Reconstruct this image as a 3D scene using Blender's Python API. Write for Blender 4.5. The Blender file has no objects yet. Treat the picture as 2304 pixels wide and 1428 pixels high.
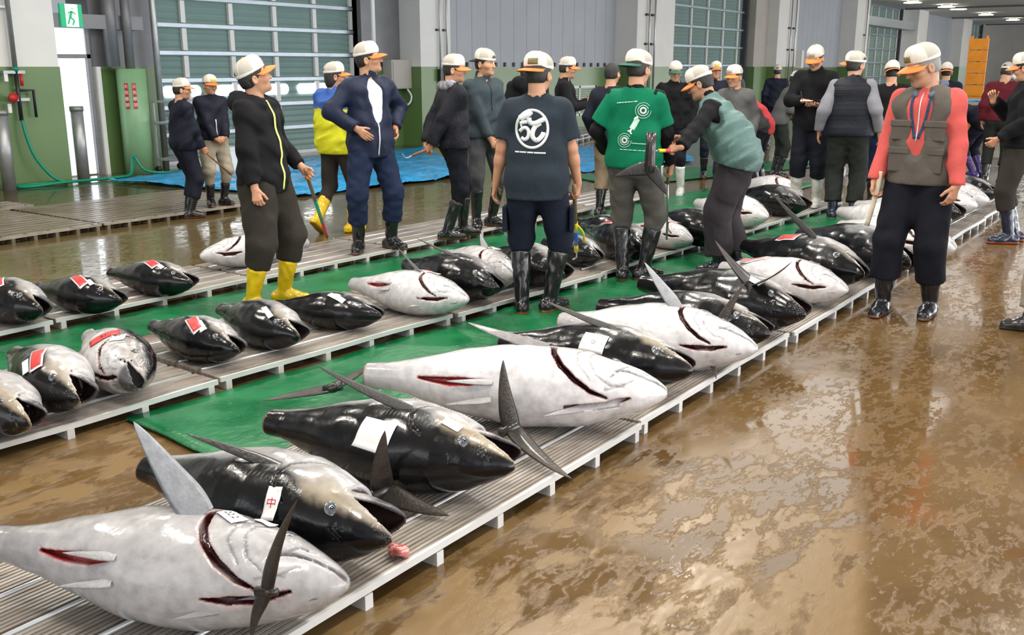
import bpy, math, random
import numpy as np
from mathutils import Vector, Matrix
from mathutils.bvhtree import BVHTree
random.seed(4)
C = bpy.context.scene.collection
sc = bpy.context.scene
PI = math.pi

# ------------------------------------------------------------------ camera
F = 2200.0; HC = 1.6; CX, CY = 1152.0, 714.0; HY = 150.0; VPX = 2700.0
TH = math.atan((CY - HY) / F); DD = math.hypot(F, CY - HY); YAW = math.atan((VPX - CX) / DD)
fh = np.array([math.cos(YAW), math.sin(YAW), 0]); rt = np.array([math.sin(YAW), -math.cos(YAW), 0]); zz = np.array([0, 0, 1.0])
fw = fh * math.cos(TH) - zz * math.sin(TH); up = fh * math.sin(TH) + zz * math.cos(TH)
EYE = np.array([0, 0, HC])
cam = bpy.data.objects.new('camera', bpy.data.cameras.new('camera')); C.objects.link(cam); sc.camera = cam
cam.data.sensor_width = 36; cam.data.lens = F / 2304 * 36; cam.data.clip_end = 300
M = Matrix.Identity(4)
for i in range(3):
    M[i][0] = rt[i]; M[i][1] = up[i]; M[i][2] = -fw[i]; M[i][3] = EYE[i]
cam.matrix_world = M

def at(x, y, z=0.0):
    d = fw * F + rt * (x - CX) - up * (y - CY)
    return EYE + d * ((z - HC) / d[2])
def atY(x, y, Y):
    d = fw * F + rt * (x - CX) - up * (y - CY)
    return EYE + d * (Y / d[1])

# ------------------------------------------------------------------ world, light, exposure
sc.view_settings.view_transform = 'Standard'; sc.view_settings.look = 'None'
sc.view_settings.gamma = 1.0; sc.view_settings.exposure = -0.2; sc.view_settings.use_curve_mapping = False
w = bpy.data.worlds.new('sky'); sc.world = w; w.use_nodes = True
bg = w.node_tree.nodes['Background']; bg.inputs[0].default_value = (0.86, 0.93, 1.0, 1); bg.inputs[1].default_value = 0.5
sc.cycles.max_bounces = 6; sc.cycles.diffuse_bounces = 3; sc.cycles.glossy_bounces = 3; sc.cycles.transmission_bounces = 3
sc.cycles.caustics_reflective = False; sc.cycles.caustics_refractive = False
sc.cycles.sample_clamp_indirect = 6.0

def area(name, loc, target, sx, sy, power, col=(1, 1, 1), shape='RECTANGLE'):
    l = bpy.data.lights.new(name, 'AREA'); l.shape = shape; l.size = sx; l.size_y = sy; l.energy = power; l.color = col
    o = bpy.data.objects.new(name, l); C.objects.link(o); o.location = loc
    o.rotation_euler = (Vector(target) - Vector(loc)).to_track_quat('-Z', 'Y').to_euler()
    return o
# added fill light from the unseen sides behind and beside the photographer
area('rear_fill', (3.0, -7.5, 2.6), (7, 5, 0.8), 16, 4.0, 330, (1.0, 0.98, 0.95))
area('side_fill', (-6.5, 4.0, 2.6), (8, 5, 0.8), 9, 4.0, 300, (0.95, 0.98, 1.0))
# lights over the selling floor: small fittings, plus broad panels added as overhead fill
area('overhead_fill', (6.5, 3.6, 4.55), (6.5, 3.6, 0), 7.0, 1.6, 60, (1.0, 0.98, 0.94))
for lx in (1.5, 4.2, 7.0, 9.8):
    for ly in (0.6, 4.2, 7.8): area('ceiling_fitting', (lx, ly, 4.5), (lx, ly, 0), 0.9, 0.22, 95, (1.0, 0.94, 0.84))
area('far_overhead_fill', (15.0, 4.5, 4.55), (15.0, 4.5, 0), 9, 3, 230, (1.0, 0.97, 0.92))  # added broad panel, brightens the middle distance from above
area('far_side_fill', (38, -8.8, 2.2), (38, 3, 3.4), 70, 4.0, 2600, (0.98, 0.99, 1.0))  # added fill to brighten the far hall and its ceiling
area('far_up_fill', (40, -8.6, 0.8), (40, 4, 4.7), 80, 1.0, 3200, (0.98, 0.99, 1.0))  # added upward fill for the far ceiling, no real fitting there
area('distant_overhead_fill', (33.0, 4.5, 4.55), (33.0, 4.5, 0), 16, 5, 350, (1.0, 0.97, 0.93))  # added overhead fill for the far end of the hall

# ------------------------------------------------------------------ materials
MATS = {}
def mat(name, col, rough=0.5, metal=0.0, var=0.0, vscale=8.0, bump=0.0, bscale=40.0, attr=False, coat=0.0, rvar=0.0, emit=None, spec=0.5, stretch=None, sheen=0.0, alpha=1.0, fold=0.0):
    m = bpy.data.materials.new(name); m.use_nodes = True; MATS[name] = m
    nt = m.node_tree; N = nt.nodes; Lk = nt.links; b = N['Principled BSDF']
    b.inputs['Roughness'].default_value = rough; b.inputs['Metallic'].default_value = metal
    b.inputs['Specular IOR Level'].default_value = spec
    b.inputs['Coat Weight'].default_value = coat; b.inputs['Coat Roughness'].default_value = 0.06
    if sheen: b.inputs['Sheen Weight'].default_value = sheen
    if alpha < 1: b.inputs['Alpha'].default_value = alpha
    base = None
    if attr:
        a = N.new('ShaderNodeAttribute'); a.attribute_name = 'Col'; base = a.outputs['Color']
    tc = N.new('ShaderNodeTexCoord'); co = tc.outputs['Object']
    if stretch:
        mp = N.new('ShaderNodeMapping'); mp.inputs['Scale'].default_value = stretch; Lk.new(co, mp.inputs[0]); co = mp.outputs[0]
    if var or rvar:
        n = N.new('ShaderNodeTexNoise'); n.inputs['Scale'].default_value = vscale; n.inputs['Detail'].default_value = 5; Lk.new(co, n.inputs['Vector'])
    if var:
        r = N.new('ShaderNodeMapRange'); r.inputs[1].default_value = 0.3; r.inputs[2].default_value = 0.7
        r.inputs[3].default_value = 1 - var; r.inputs[4].default_value = 1 + var; Lk.new(n.outputs[0], r.inputs[0])
        mx = N.new('ShaderNodeVectorMath'); mx.operation = 'SCALE'; Lk.new(r.outputs[0], mx.inputs['Scale'])
        if base is None: mx.inputs[0].default_value = col[:3]
        else: Lk.new(base, mx.inputs[0])
        base = mx.outputs[0]
    if rvar:
        r = N.new('ShaderNodeMapRange'); r.inputs[1].default_value = 0.35; r.inputs[2].default_value = 0.65
        r.inputs[3].default_value = max(0.02, rough - rvar); r.inputs[4].default_value = rough + rvar
        Lk.new(n.outputs[0], r.inputs[0]); Lk.new(r.outputs[0], b.inputs['Roughness'])
    if base is None: b.inputs['Base Color'].default_value = (*col[:3], 1)
    else: Lk.new(base, b.inputs['Base Color'])
    if bump:
        n2 = N.new('ShaderNodeTexNoise'); n2.inputs['Scale'].default_value = bscale; n2.inputs['Detail'].default_value = 4; Lk.new(co, n2.inputs['Vector'])
        bp = N.new('ShaderNodeBump'); bp.inputs['Strength'].default_value = bump; bp.inputs['Distance'].default_value = 0.02
        hsrc = n2.outputs[0]
        if fold:   # soft creases of hanging cloth
            mp2 = N.new('ShaderNodeMapping'); mp2.inputs['Scale'].default_value = (1.0, 1.0, 0.55); Lk.new(tc.outputs['Object'], mp2.inputs[0])
            n3 = N.new('ShaderNodeTexNoise'); n3.inputs['Scale'].default_value = 11; n3.inputs['Detail'].default_value = 3; n3.inputs['Roughness'].default_value = 0.45; n3.inputs['Distortion'].default_value = 1.4; Lk.new(mp2.outputs[0], n3.inputs['Vector'])
            ab = N.new('ShaderNodeMath'); ab.operation = 'MULTIPLY_ADD'; Lk.new(n3.outputs[0], ab.inputs[0]); ab.inputs[1].default_value = fold * 8; Lk.new(n2.outputs[0], ab.inputs[2]); hsrc = ab.outputs[0]
        Lk.new(hsrc, bp.inputs['Height']); Lk.new(bp.outputs[0], b.inputs['Normal'])
    if emit:
        b.inputs['Emission Color'].default_value = (*emit[:3], 1); b.inputs['Emission Strength'].default_value = emit[3]
    return m

# ------------------------------------------------------------------ object helpers
def tag(o, label=None, cat=None, group=None, kind=None):
    if label: o['label'] = label
    if cat: o['category'] = cat
    if group: o['group'] = group
    if kind: o['kind'] = kind
    return o
def empty(name, loc=(0, 0, 0), rz=0.0, label=None, cat=None, group=None):
    o = bpy.data.objects.new(name, None); C.objects.link(o); o.location = loc; o.rotation_euler = (0, 0, rz); o.empty_display_size = 0.1
    return tag(o, label, cat, group)
def mk(name, V, Fc, m, parent=None, col=None, smooth=True):
    me = bpy.data.meshes.new(name)
    V = np.asarray(V, np.float32)
    if isinstance(Fc, np.ndarray):
        n = len(Fc); k = Fc.shape[1]
        me.vertices.add(len(V)); me.vertices.foreach_set('co', V.ravel())
        me.loops.add(n * k); me.loops.foreach_set('vertex_index', Fc.astype(np.int32).ravel())
        me.polygons.add(n); me.polygons.foreach_set('loop_start', np.arange(0, n * k, k, dtype=np.int32))
        me.update(calc_edges=True)
    else:
        me.from_pydata([tuple(map(float, v)) for v in V], [], Fc)
    if smooth: me.polygons.foreach_set('use_smooth', np.ones(len(me.polygons), bool))
    if col is not None:
        a = me.color_attributes.new('Col', 'FLOAT_COLOR', 'POINT')
        cc = np.ones((len(V), 4), np.float32); cc[:, :3] = col; a.data.foreach_set('color', cc.ravel())
    if isinstance(m, str): m = MATS[m]
    me.materials.append(m); me.validate()
    o = bpy.data.objects.new(name, me); C.objects.link(o)
    if parent: o.parent = parent
    return o
def bevel(o, wdt, seg=2):
    b = o.modifiers.new('bevel', 'BEVEL'); b.width = wdt; b.segments = seg; b.limit_method = 'ANGLE'; b.angle_limit = math.radians(40)
    return o
def copy_tree(o, parent=None):
    c = o.copy(); C.objects.link(c)
    if parent: c.parent = parent
    for ch in list(o.children): copy_tree(ch, c)
    return c

class MB:
    def __init__(s): s.v = []; s.f = []
    def box(s, lo, hi, R=None, T=None):
        b = len(s.v)
        for i in range(8):
            p = Vector((hi[0] if i & 1 else lo[0], hi[1] if i & 2 else lo[1], hi[2] if i & 4 else lo[2]))
            if R is not None: p = R @ p
            if T is not None: p = p + Vector(T)
            s.v.append(tuple(p))
        for q in ((0, 2, 3, 1), (4, 5, 7, 6), (0, 1, 5, 4), (2, 6, 7, 3), (0, 4, 6, 2), (1, 3, 7, 5)): s.f.append([b + i for i in q])
        return s
    def bar(s, a, b, wd, ht, upv=(0, 0, 1)):
        a = Vector(a); b = Vector(b); d = (b - a); L = d.length; d.normalize(); u = Vector(upv)
        sd = d.cross(u).normalized(); u = sd.cross(d)
        R = Matrix((d, sd, u)).transposed()
        return s.box((0, -wd / 2, -ht / 2), (L, wd / 2, ht / 2), R, a)
    def tube(s, pts, r, n=8, cap=True):
        pts = [Vector(p) for p in pts]; rs = r if isinstance(r, (list, tuple)) else [r] * len(pts)
        b = len(s.v); prev = None
        for i, p in enumerate(pts):
            t = (pts[min(i + 1, len(pts) - 1)] - pts[max(i - 1, 0)]).normalized()
            a = prev if prev else (Vector((0, 0, 1)) if abs(t.z) < 0.9 else Vector((1, 0, 0)))
            x = (a - t * a.dot(t)).normalized(); prev = x; y = t.cross(x)
            for k in range(n):
                an = 2 * PI * k / n; s.v.append(tuple(p + (x * math.cos(an) + y * math.sin(an)) * rs[i]))
        for i in range(len(pts) - 1):
            for k in range(n):
                k2 = (k + 1) % n; s.f.append([b + i * n + k, b + i * n + k2, b + (i + 1) * n + k2, b + (i + 1) * n + k])
        if cap:
            s.f.append([b + k for k in range(n)][::-1]); s.f.append([b + (len(pts) - 1) * n + k for k in range(n)])
        return s
    def plate(s, outline, t, T=None):
        """flat outline (x,y,z list) extruded by vector t"""
        b = len(s.v); n = len(outline); t = Vector(t)
        for p in outline: s.v.append(tuple(Vector(p)))
        for p in outline: s.v.append(tuple(Vector(p) + t))
        s.f.append([b + i for i in range(n)][::-1]); s.f.append([b + n + i for i in range(n)])
        for i in range(n):
            j = (i + 1) % n; s.f.append([b + i, b + j, b + n + j, b + n + i])
        return s
    def build(s, name, m, parent=None, smooth=False):
        return mk(name, s.v, s.f, m, parent, smooth=smooth)

# ------------------------------------------------------------------ implicit surfaces
def surfnet(f, org, h):
    nx, ny, nz = f.shape; s = f < 0
    off = [(i, j, k) for i in (0, 1) for j in (0, 1) for k in (0, 1)]
    cnt = np.zeros((nx - 1, ny - 1, nz - 1), np.int8)
    for i, j, k in off: cnt += s[i:nx - 1 + i, j:ny - 1 + j, k:nz - 1 + k]
    mix = (cnt > 0) & (cnt < 8)
    ci, cj, ck = np.nonzero(mix); n = len(ci)
    idx = np.full(mix.shape, -1, np.int32); idx[mix] = np.arange(n)
    fv = {o: f[ci + o[0], cj + o[1], ck + o[2]] for o in off}
    acc = np.zeros((n, 3), np.float32); num = np.zeros(n, np.float32)
    for a in off:
        for ax in range(3):
            if a[ax] == 0:
                b = list(a); b[ax] = 1; b = tuple(b); fa, fb = fv[a], fv[b]
                cr = (fa < 0) != (fb < 0); t = np.where(cr, fa / np.where(cr, fa - fb, 1), 0)
                p = np.repeat(np.array([a], np.float32), n, 0); p[:, ax] += t
                acc += p * cr[:, None]; num += cr
    V = np.stack([ci, cj, ck], 1) + acc / np.maximum(num, 1)[:, None]
    V = np.asarray(org, np.float32) + h * V
    Q = []
    for ax in range(3):
        sl0 = [slice(None)] * 3; sl1 = [slice(None)] * 3; sl0[ax] = slice(0, -1); sl1[ax] = slice(1, None)
        ch = s[tuple(sl0)] != s[tuple(sl1)]
        o1, o2 = (ax + 1) % 3, (ax + 2) % 3
        e = np.argwhere(ch); e = e[(e[:, o1] > 0) & (e[:, o2] > 0) & (e[:, o1] < f.shape[o1] - 1) & (e[:, o2] < f.shape[o2] - 1)]
        ins = s[e[:, 0], e[:, 1], e[:, 2]]
        def g(a, b):
            q = e.copy(); q[:, o1] += a; q[:, o2] += b; return idx[q[:, 0], q[:, 1], q[:, 2]]
        q = np.stack([g(-1, -1), g(0, -1), g(0, 0), g(-1, 0)], 1); q[~ins] = q[~ins][:, ::-1]; Q.append(q)
    return V, np.concatenate(Q)

def A3(p): return np.asarray(p, np.float32)
class Blob:
    """a list of soft shapes merged into one continuous skin"""
    def __init__(s): s.p = []; s.cuts = []; s.warp = None
    def cone(s, a, b, ra, rb, k=0.02, ax=None, fac=1.0, cut=None, op=1):
        a, b = A3(a), A3(b); ab = b - a; L2 = max(float(ab @ ab), 1e-9)
        if ax is not None: ax = A3(ax); ax = ax / np.linalg.norm(ax)
        R = max(ra, rb) * max(1, fac) + k
        def d(X, Y, Z):
            x, y, z = X - a[0], Y - a[1], Z - a[2]
            t = np.clip((x * ab[0] + y * ab[1] + z * ab[2]) / L2, 0, 1)
            x = x - t * ab[0]; y = y - t * ab[1]; z = z - t * ab[2]; q2 = x * x + y * y + z * z
            if ax is not None:
                q = x * ax[0] + y * ax[1] + z * ax[2]; q2 = q2 + q * q * (1 / fac ** 2 - 1)
            v = np.sqrt(q2) - (ra + (rb - ra) * t)
            if cut is not None:
                for p0, nn in cut: v = np.maximum(v, (X - p0[0]) * nn[0] + (Y - p0[1]) * nn[1] + (Z - p0[2]) * nn[2])
            return v
        s.p.append((d, np.minimum(a, b) - R, np.maximum(a, b) + R, k, op)); return s
    def ell(s, c, r, k=0.02, R=None, op=1, cut=None):
        c, r = A3(c), A3(r); rad = (np.abs(R).T @ r if R is not None else r) + k
        if R is not None: R = A3(R)
        def d(X, Y, Z):
            x, y, z = X - c[0], Y - c[1], Z - c[2]
            if R is not None: x, y, z = [R[i, 0] * x + R[i, 1] * y + R[i, 2] * z for i in range(3)]
            q0 = (x / r[0]) ** 2 + (y / r[1]) ** 2 + (z / r[2]) ** 2; k0 = np.sqrt(q0)
            k1 = np.sqrt((x / r[0] ** 2) ** 2 + (y / r[1] ** 2) ** 2 + (z / r[2] ** 2) ** 2) + 1e-6
            v = np.where(k0 < 0.3, (k0 - 1) * float(r.min()), k0 * (k0 - 1) / k1)
            if cut is not None:
                for p0, nn in cut: v = np.maximum(v, (X - p0[0]) * nn[0] + (Y - p0[1]) * nn[1] + (Z - p0[2]) * nn[2])
            return v
        s.p.append((d, c - rad, c + rad, k, op)); return s
    def cut(s, p, n): s.cuts.append((A3(p), A3(n) / np.linalg.norm(n))); return s
    def mesh(s, h):
        add = [p for p in s.p if p[4] > 0]
        lo = np.min([p[1] for p in add], 0) - 3 * h; hi = np.max([p[2] for p in add], 0) + 3 * h
        n = np.ceil((hi - lo) / h).astype(int) + 1
        ax = [(lo[i] + h * np.arange(n[i])).astype(np.float32) for i in range(3)]
        f = np.full(tuple(n), 1.0, np.float32)
        for d, l, u, k, op in s.p:
            i0 = np.clip(np.floor((l - 2.5 * h - lo) / h).astype(int), 0, n - 1); i1 = np.clip(np.ceil((u + 2.5 * h - lo) / h).astype(int) + 1, 1, n)
            if np.any(i1 <= i0): continue
            sl = tuple(slice(a, b) for a, b in zip(i0, i1))
            X = ax[0][sl[0]][:, None, None]; Y = ax[1][sl[1]][None, :, None]; Z = ax[2][sl[2]][None, None, :]
            v = d(X, Y, Z); g = f[sl]
            if op > 0:
                hh = np.maximum(k - np.abs(g - v), 0) / k; f[sl] = np.minimum(g, v) - hh * hh * k / 4
            else:
                v = -v; hh = np.maximum(k - np.abs(g - v), 0) / k; f[sl] = np.maximum(g, v) + hh * hh * k / 4
        X = ax[0][:, None, None]; Y = ax[1][None, :, None]; Z = ax[2][None, None, :]
        if s.warp is not None: f += s.warp(X, Y, Z)
        for p, nn in s.cuts: f = np.maximum(f, (X - p[0]) * nn[0] + (Y - p[1]) * nn[1] + (Z - p[2]) * nn[2])
        f[0], f[-1] = 1, 1; f[:, 0], f[:, -1] = 1, 1; f[:, :, 0], f[:, :, -1] = 1, 1
        return surfnet(f, lo, h)

def folds(amp, seed, wl=0.13):
    r = random.Random(seed); ws = []
    for i in range(4):
        v = Vector((r.uniform(-1, 1), r.uniform(-1, 1), r.uniform(-1.2, 1.2))).normalized() * (2 * PI / (wl * r.uniform(0.6, 1.5)))
        ws.append((v, r.uniform(0, 6), r.uniform(0.5, 1)))
    def wfun(X, Y, Z):
        o = 0.0; ph = 0.0
        for v, p, a in ws:
            q = np.sin(v.x * X + v.y * Y + v.z * Z + p + 1.3 * ph) * a; ph = q; o = o + q
        return (amp / 2.2 * o).astype(np.float32)
    return wfun

def vnoise(P, sc_, seed=0, oct=3):
    """cheap layered noise at points P, range about -1..1"""
    r = np.random.RandomState(seed); o = np.zeros(len(P)); a = 1.0; tot = 0
    for q in range(oct):
        acc = np.zeros(len(P)); ph = np.zeros(len(P))
        for i in range(5):
            v = r.normal(size=3); v = v / np.linalg.norm(v) * sc_ * (2 ** q) * r.uniform(0.7, 1.4)
            ph = np.sin(P @ v + r.uniform(0, 6.28) + 1.7 * ph); acc += ph
        o += a * acc / 3.0; tot += a; a *= 0.55
    return o / tot
def sstep(a, b, x):
    t = np.clip((x - a) / (b - a), 0, 1); return t * t * (3 - 2 * t)
def mixc(c, d, t): return c * (1 - t[:, None]) + np.asarray(d) * t[:, None]

def bvh_of(V, Fq): return BVHTree.FromPolygons([Vector(v) for v in V.tolist()], Fq.tolist())
# ================================================================== THE SETTING
def nodes_of(m): return m.node_tree.nodes, m.node_tree.links, m.node_tree.nodes['Principled BSDF']
def floor_material():
    m = mat('wet_floor', (0.2, 0.13, 0.06), 0.15); N, Lk, b = nodes_of(m)
    tc = N.new('ShaderNodeTexCoord'); P = tc.outputs['Object']
    def noise(scale, detail=6, rough=0.6, dist=0.0, sc3=None):
        n = N.new('ShaderNodeTexNoise'); n.inputs['Scale'].default_value = scale; n.inputs['Detail'].default_value = detail
        n.inputs['Roughness'].default_value = rough; n.inputs['Distortion'].default_value = dist
        if sc3:
            mp = N.new('ShaderNodeMapping'); mp.inputs['Scale'].default_value = sc3; mp.inputs['Rotation'].default_value = (0, 0, 0.25); Lk.new(P, mp.inputs[0]); Lk.new(mp.outputs[0], n.inputs['Vector'])
        else: Lk.new(P, n.inputs['Vector'])
        return n.outputs[0]
    def ramp(x, a, c, lo=0.0, hi=1.0, smooth=True):
        r = N.new('ShaderNodeMapRange'); r.interpolation_type = 'SMOOTHSTEP' if smooth else 'LINEAR'
        r.inputs[1].default_value = a; r.inputs[2].default_value = c; r.inputs[3].default_value = lo; r.inputs[4].default_value = hi
        Lk.new(x, r.inputs[0]); return r.outputs[0]
    def mth(op, a, c):
        n = N.new('ShaderNodeMath'); n.operation = op
        for i, x in enumerate((a, c)):
            if isinstance(x, (int, float)): n.inputs[i].default_value = x
            else: Lk.new(x, n.inputs[i])
        return n.outputs[0]
    def mix(f, a, c):
        n = N.new('ShaderNodeMix'); n.data_type = 'RGBA'
        if isinstance(f, (int, float)): n.inputs['Factor'].default_value = f
        else: Lk.new(f, n.inputs['Factor'])
        for k, x in ((6, a), (7, c)):
            if isinstance(x, tuple): n.inputs[k].default_value = (*x, 1)
            else: Lk.new(x, n.inputs[k])
        return n.outputs[2]
    # pale aisle patch: bright ceiling reflection painted into the colour, with a straight right edge
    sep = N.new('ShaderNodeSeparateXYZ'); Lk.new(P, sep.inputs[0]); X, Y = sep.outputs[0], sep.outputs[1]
    # edge of the painted reflection, a line through (3.51,.79) and (2.87,.62)
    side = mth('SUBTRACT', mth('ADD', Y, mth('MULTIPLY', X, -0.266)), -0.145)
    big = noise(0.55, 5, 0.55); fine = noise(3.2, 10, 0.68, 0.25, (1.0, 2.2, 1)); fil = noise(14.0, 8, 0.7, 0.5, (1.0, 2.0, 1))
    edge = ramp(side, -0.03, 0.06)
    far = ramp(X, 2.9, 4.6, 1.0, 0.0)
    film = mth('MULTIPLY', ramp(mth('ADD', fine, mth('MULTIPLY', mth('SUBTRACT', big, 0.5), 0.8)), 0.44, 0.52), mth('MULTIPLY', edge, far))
    glare_mottle = ramp(mth('ADD', mth('MULTIPLY', fil, 0.55), mth('MULTIPLY', fine, 0.5)), 0.52, 0.60)
    dry_glare = mth('MAXIMUM', mth('MULTIPLY', film, 1.0), mth('MULTIPLY', glare_mottle, 0.45))
    mott = noise(1.3, 7, 0.65); spk = noise(70, 3, 0.5)
    c = mix(ramp(mott, 0.3, 0.7), (0.092, 0.052, 0.018), (0.148, 0.089, 0.034))
    c = mix(mth('MULTIPLY', ramp(fil, 0.5, 0.75), 0.4), c, (0.095, 0.050, 0.015))
    c = mix(mth('MULTIPLY', dry_glare, 0.8), c, (0.225, 0.145, 0.064))
    c = mix(mth('MULTIPLY', ramp(spk, 0.62, 0.75), 0.5), c, (0.11, 0.06, 0.02))
    # faint blood-tinged spot
    d = N.new('ShaderNodeVectorMath'); d.operation = 'DISTANCE'; Lk.new(P, d.inputs[0]); d.inputs[1].default_value = (3.6, 0.62, 0)
    c = mix(mth('MULTIPLY', ramp(mth('ADD', d.outputs['Value'], mth('MULTIPLY', fine, 0.2)), 0.10, 0.26, 1, 0), 0.16), c, (0.34, 0.09, 0.03))
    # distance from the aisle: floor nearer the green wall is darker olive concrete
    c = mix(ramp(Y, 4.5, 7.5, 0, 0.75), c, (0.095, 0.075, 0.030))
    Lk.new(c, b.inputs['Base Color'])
    r = mth('ADD', ramp(big, 0.35, 0.65, 0.05, 0.11), mth('MULTIPLY', dry_glare, 0.10)); Lk.new(r, b.inputs['Roughness'])
    b.inputs['IOR'].default_value = 1.4
    h = mth('ADD', mth('MULTIPLY', film, 0.05), mth('ADD', mth('MULTIPLY', noise(4.0, 2, 0.5), 0.10), mth('MULTIPLY', mth('MULTIPLY', fil, dry_glare), 0.18)))
    bp = N.new('ShaderNodeBump'); bp.inputs['Strength'].default_value = 0.35; bp.inputs['Distance'].default_value = 0.02
    Lk.new(h, bp.inputs['Height']); Lk.new(bp.outputs[0], b.inputs['Normal'])
    return m
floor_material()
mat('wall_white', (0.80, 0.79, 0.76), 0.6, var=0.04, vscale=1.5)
mat('wall_beige', (0.46, 0.43, 0.39), 0.7, var=0.05, vscale=1.5)  # beige-grey paint of the end wall, far pier and boxes
mat('siding', (0.43, 0.455, 0.50), 0.55, var=0.04, vscale=1.2)
mat('dado_green', (0.12, 0.21, 0.07), 0.32, var=0.06, vscale=1.5)
mat('post_green', (0.26, 0.46, 0.25), 0.35, var=0.04)
mat('grey_steel', (0.19, 0.19, 0.20), 0.45, metal=0.3, var=0.10, vscale=3)
mat('dark_steel', (0.075, 0.075, 0.085), 0.45, metal=0.3, var=0.15, vscale=5)
mat('shutter_green', (0.20, 0.30, 0.28), 0.42, var=0.05, vscale=2)
mat('shutter_rail', (0.40, 0.45, 0.50), 0.35, metal=0.5, var=0.06)
mat('galvanised', (0.42, 0.43, 0.44), 0.4, metal=0.6, var=0.12, vscale=9)
mat('ceiling_paint', (0.80, 0.81, 0.82), 0.7, var=0.03)
mat('daylight_glass', (0.9, 0.95, 1.0), 0.2, emit=(0.90, 0.96, 1.0, 3.2))
mat('daylight_slot', (0.9, 0.95, 1.0), 0.2, emit=(1.0, 1.0, 1.0, 4.0))
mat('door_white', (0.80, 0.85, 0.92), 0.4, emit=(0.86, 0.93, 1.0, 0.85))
mat('pipe_grey', (0.30, 0.31, 0.30), 0.4, metal=0.5, var=0.1)
mat('red_paint', (0.55, 0.02, 0.02), 0.4); mat('black_plastic', (0.02, 0.02, 0.022), 0.4)
mat('sign_white', (0.85, 0.86, 0.84), 0.5); mat('sign_green', (0.0, 0.32, 0.13), 0.4, emit=(0.0, 0.55, 0.22, 0.5)); mat('sign_lit', (0.9, 1, 0.9), 0.4, emit=(0.9, 1, 0.93, 1.3))
mat('hose_green', (0.0, 0.26, 0.15), 0.35)
mat('orange_board', (0.85, 0.30, 0.02), 0.6, var=0.12, vscale=4)
mat('lamp_glow', (1, 0.95, 0.8), 0.3, emit=(1.0, 0.90, 0.68, 14.0)); mat('lamp_shade_metal', (0.55, 0.55, 0.55), 0.3, metal=0.8)
def struct(o): o['kind'] = 'structure'; return o

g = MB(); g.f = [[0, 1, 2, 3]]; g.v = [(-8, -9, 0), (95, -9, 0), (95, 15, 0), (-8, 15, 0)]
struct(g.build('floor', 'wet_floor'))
CZ = 4.65
g = MB().box((-8, -9, CZ), (95, 15, CZ + 0.2)); struct(g.build('ceiling', 'ceiling_paint'))
for i, x in enumerate((20, 32, 44, 56, 68, 80)):
    struct(bevel(MB().tube([(x, -2, CZ - 0.12), (x, 13.2, CZ - 0.12)], 0.05).build('trim_%d' % (i + 20), 'grey_steel'), 0.0))

YF, YP, YS = 13.2, 13.9, 14.05     # column fronts, wall panels, shutters
DZ = 1.6                           # height of the green dado
n_col = 0
def column(x0, x1, dado='dado_green', white='wall_white', yb=14.3):
    global n_col; n_col += 1
    struct(MB().box((x0, YF, DZ), (x1, yb, CZ)).build('wall_column_%d' % n_col, white))
    struct(MB().box((x0 - 0.01, YF - 0.012, 0), (x1 + 0.01, yb, DZ)).build('trim_%d' % n_col, dado))
column(-6, 8.10)
column(16.05, 17.05); column(25.6, 28.0); column(37.0, 39.2); column(47.2, 49.3); column(59.3, 61.6); column(72, 75)
def panel(x0, x1, n):
    g = MB(); ww = (x1 - x0) / n
    for i in range(n): g.box((x0 + i * ww + 0.006, YP, DZ - 0.02), (x0 + (i + 1) * ww - 0.006, YP + 0.12, CZ))
    g.box((x0, YP + 0.03, DZ), (x1, YP + 0.2, CZ))
    return struct(g.build('wall_panel_%d' % int(x0), 'siding'))
panel(17.05, 25.6, 15); panel(39.2, 47.2, 12); panel(61.6, 72, 8)
for x0, x1 in ((17.05, 25.6), (39.2, 47.2), (61.6, 72)):
    struct(MB().box((x0, YP - 0.03, 0), (x1, YP + 0.2, DZ - 0.02)).build('baseboard_%d' % int(x0), 'dado_green'))
# bolts along the foot of the siding
bolt = None
for i in range(22):
    x = 17.4 + i * 0.38
    if bolt is None:
        bolt = tag(MB().box((-0.03, -0.05, -0.05), (0.03, 0, 0.05)).build('wall_bracket', 'dark_steel'), 'small dark bracket in the row along the foot of the grey siding', 'bracket', 'brackets along the siding'); b = bolt
    else: b = bolt.copy(); C.objects.link(b)
    b.location = (x, YP - 0.002, DZ + 0.05)
# wall around the door and between door and shutter
struct(MB().box((8.10, 13.75, 2.62), (10.15, 14.3, CZ)).build('wall_back', 'grey_steel'))
struct(MB().box((9.0, 13.75, DZ), (10.15, 14.3, 2.62)).build('wall_grey', 'grey_steel'))
struct(MB().box((9.0, 13.73, 0), (10.15, 14.3, DZ)).build('wall_green', 'dado_green'))
struct(MB().box((8.10, 13.5, 2.14), (9.75, 13.75, 2.34)).build('trim_90', 'grey_steel'))
# the door: lit transom, white leaf, frame
dr = struct(empty('door_1', (8.15, 13.72, 0)))
MB().box((0.0, 0, 1.78), (0.72, 0.03, 2.16)).build('transom_glass', 'daylight_glass', dr)
MB().box((0.03, 0, 0.02), (0.60, 0.04, 1.72)).build('door_leaf', 'door_white', dr)
MB().box((0.62, 0.0, 0.02), (0.70, 0.03, 1.74)).build('opening', 'daylight_glass', dr)
MB().box((0, -0.03, 1.72), (0.78, 0.03, 1.78)).box((0.72, -0.03, 0), (0.78, 0.03, 2.2)).box((-0.05, -0.03, 0), (0.0, 0.03, 2.2)).box((0, -0.03, 2.16), (0.78, 0.03, 2.22)).build('frame', 'grey_steel', dr)
struct(MB().box((8.97, 13.62, 0), (9.03, 13.75, DZ)).build('trim_91', 'wall_white'))

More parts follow.
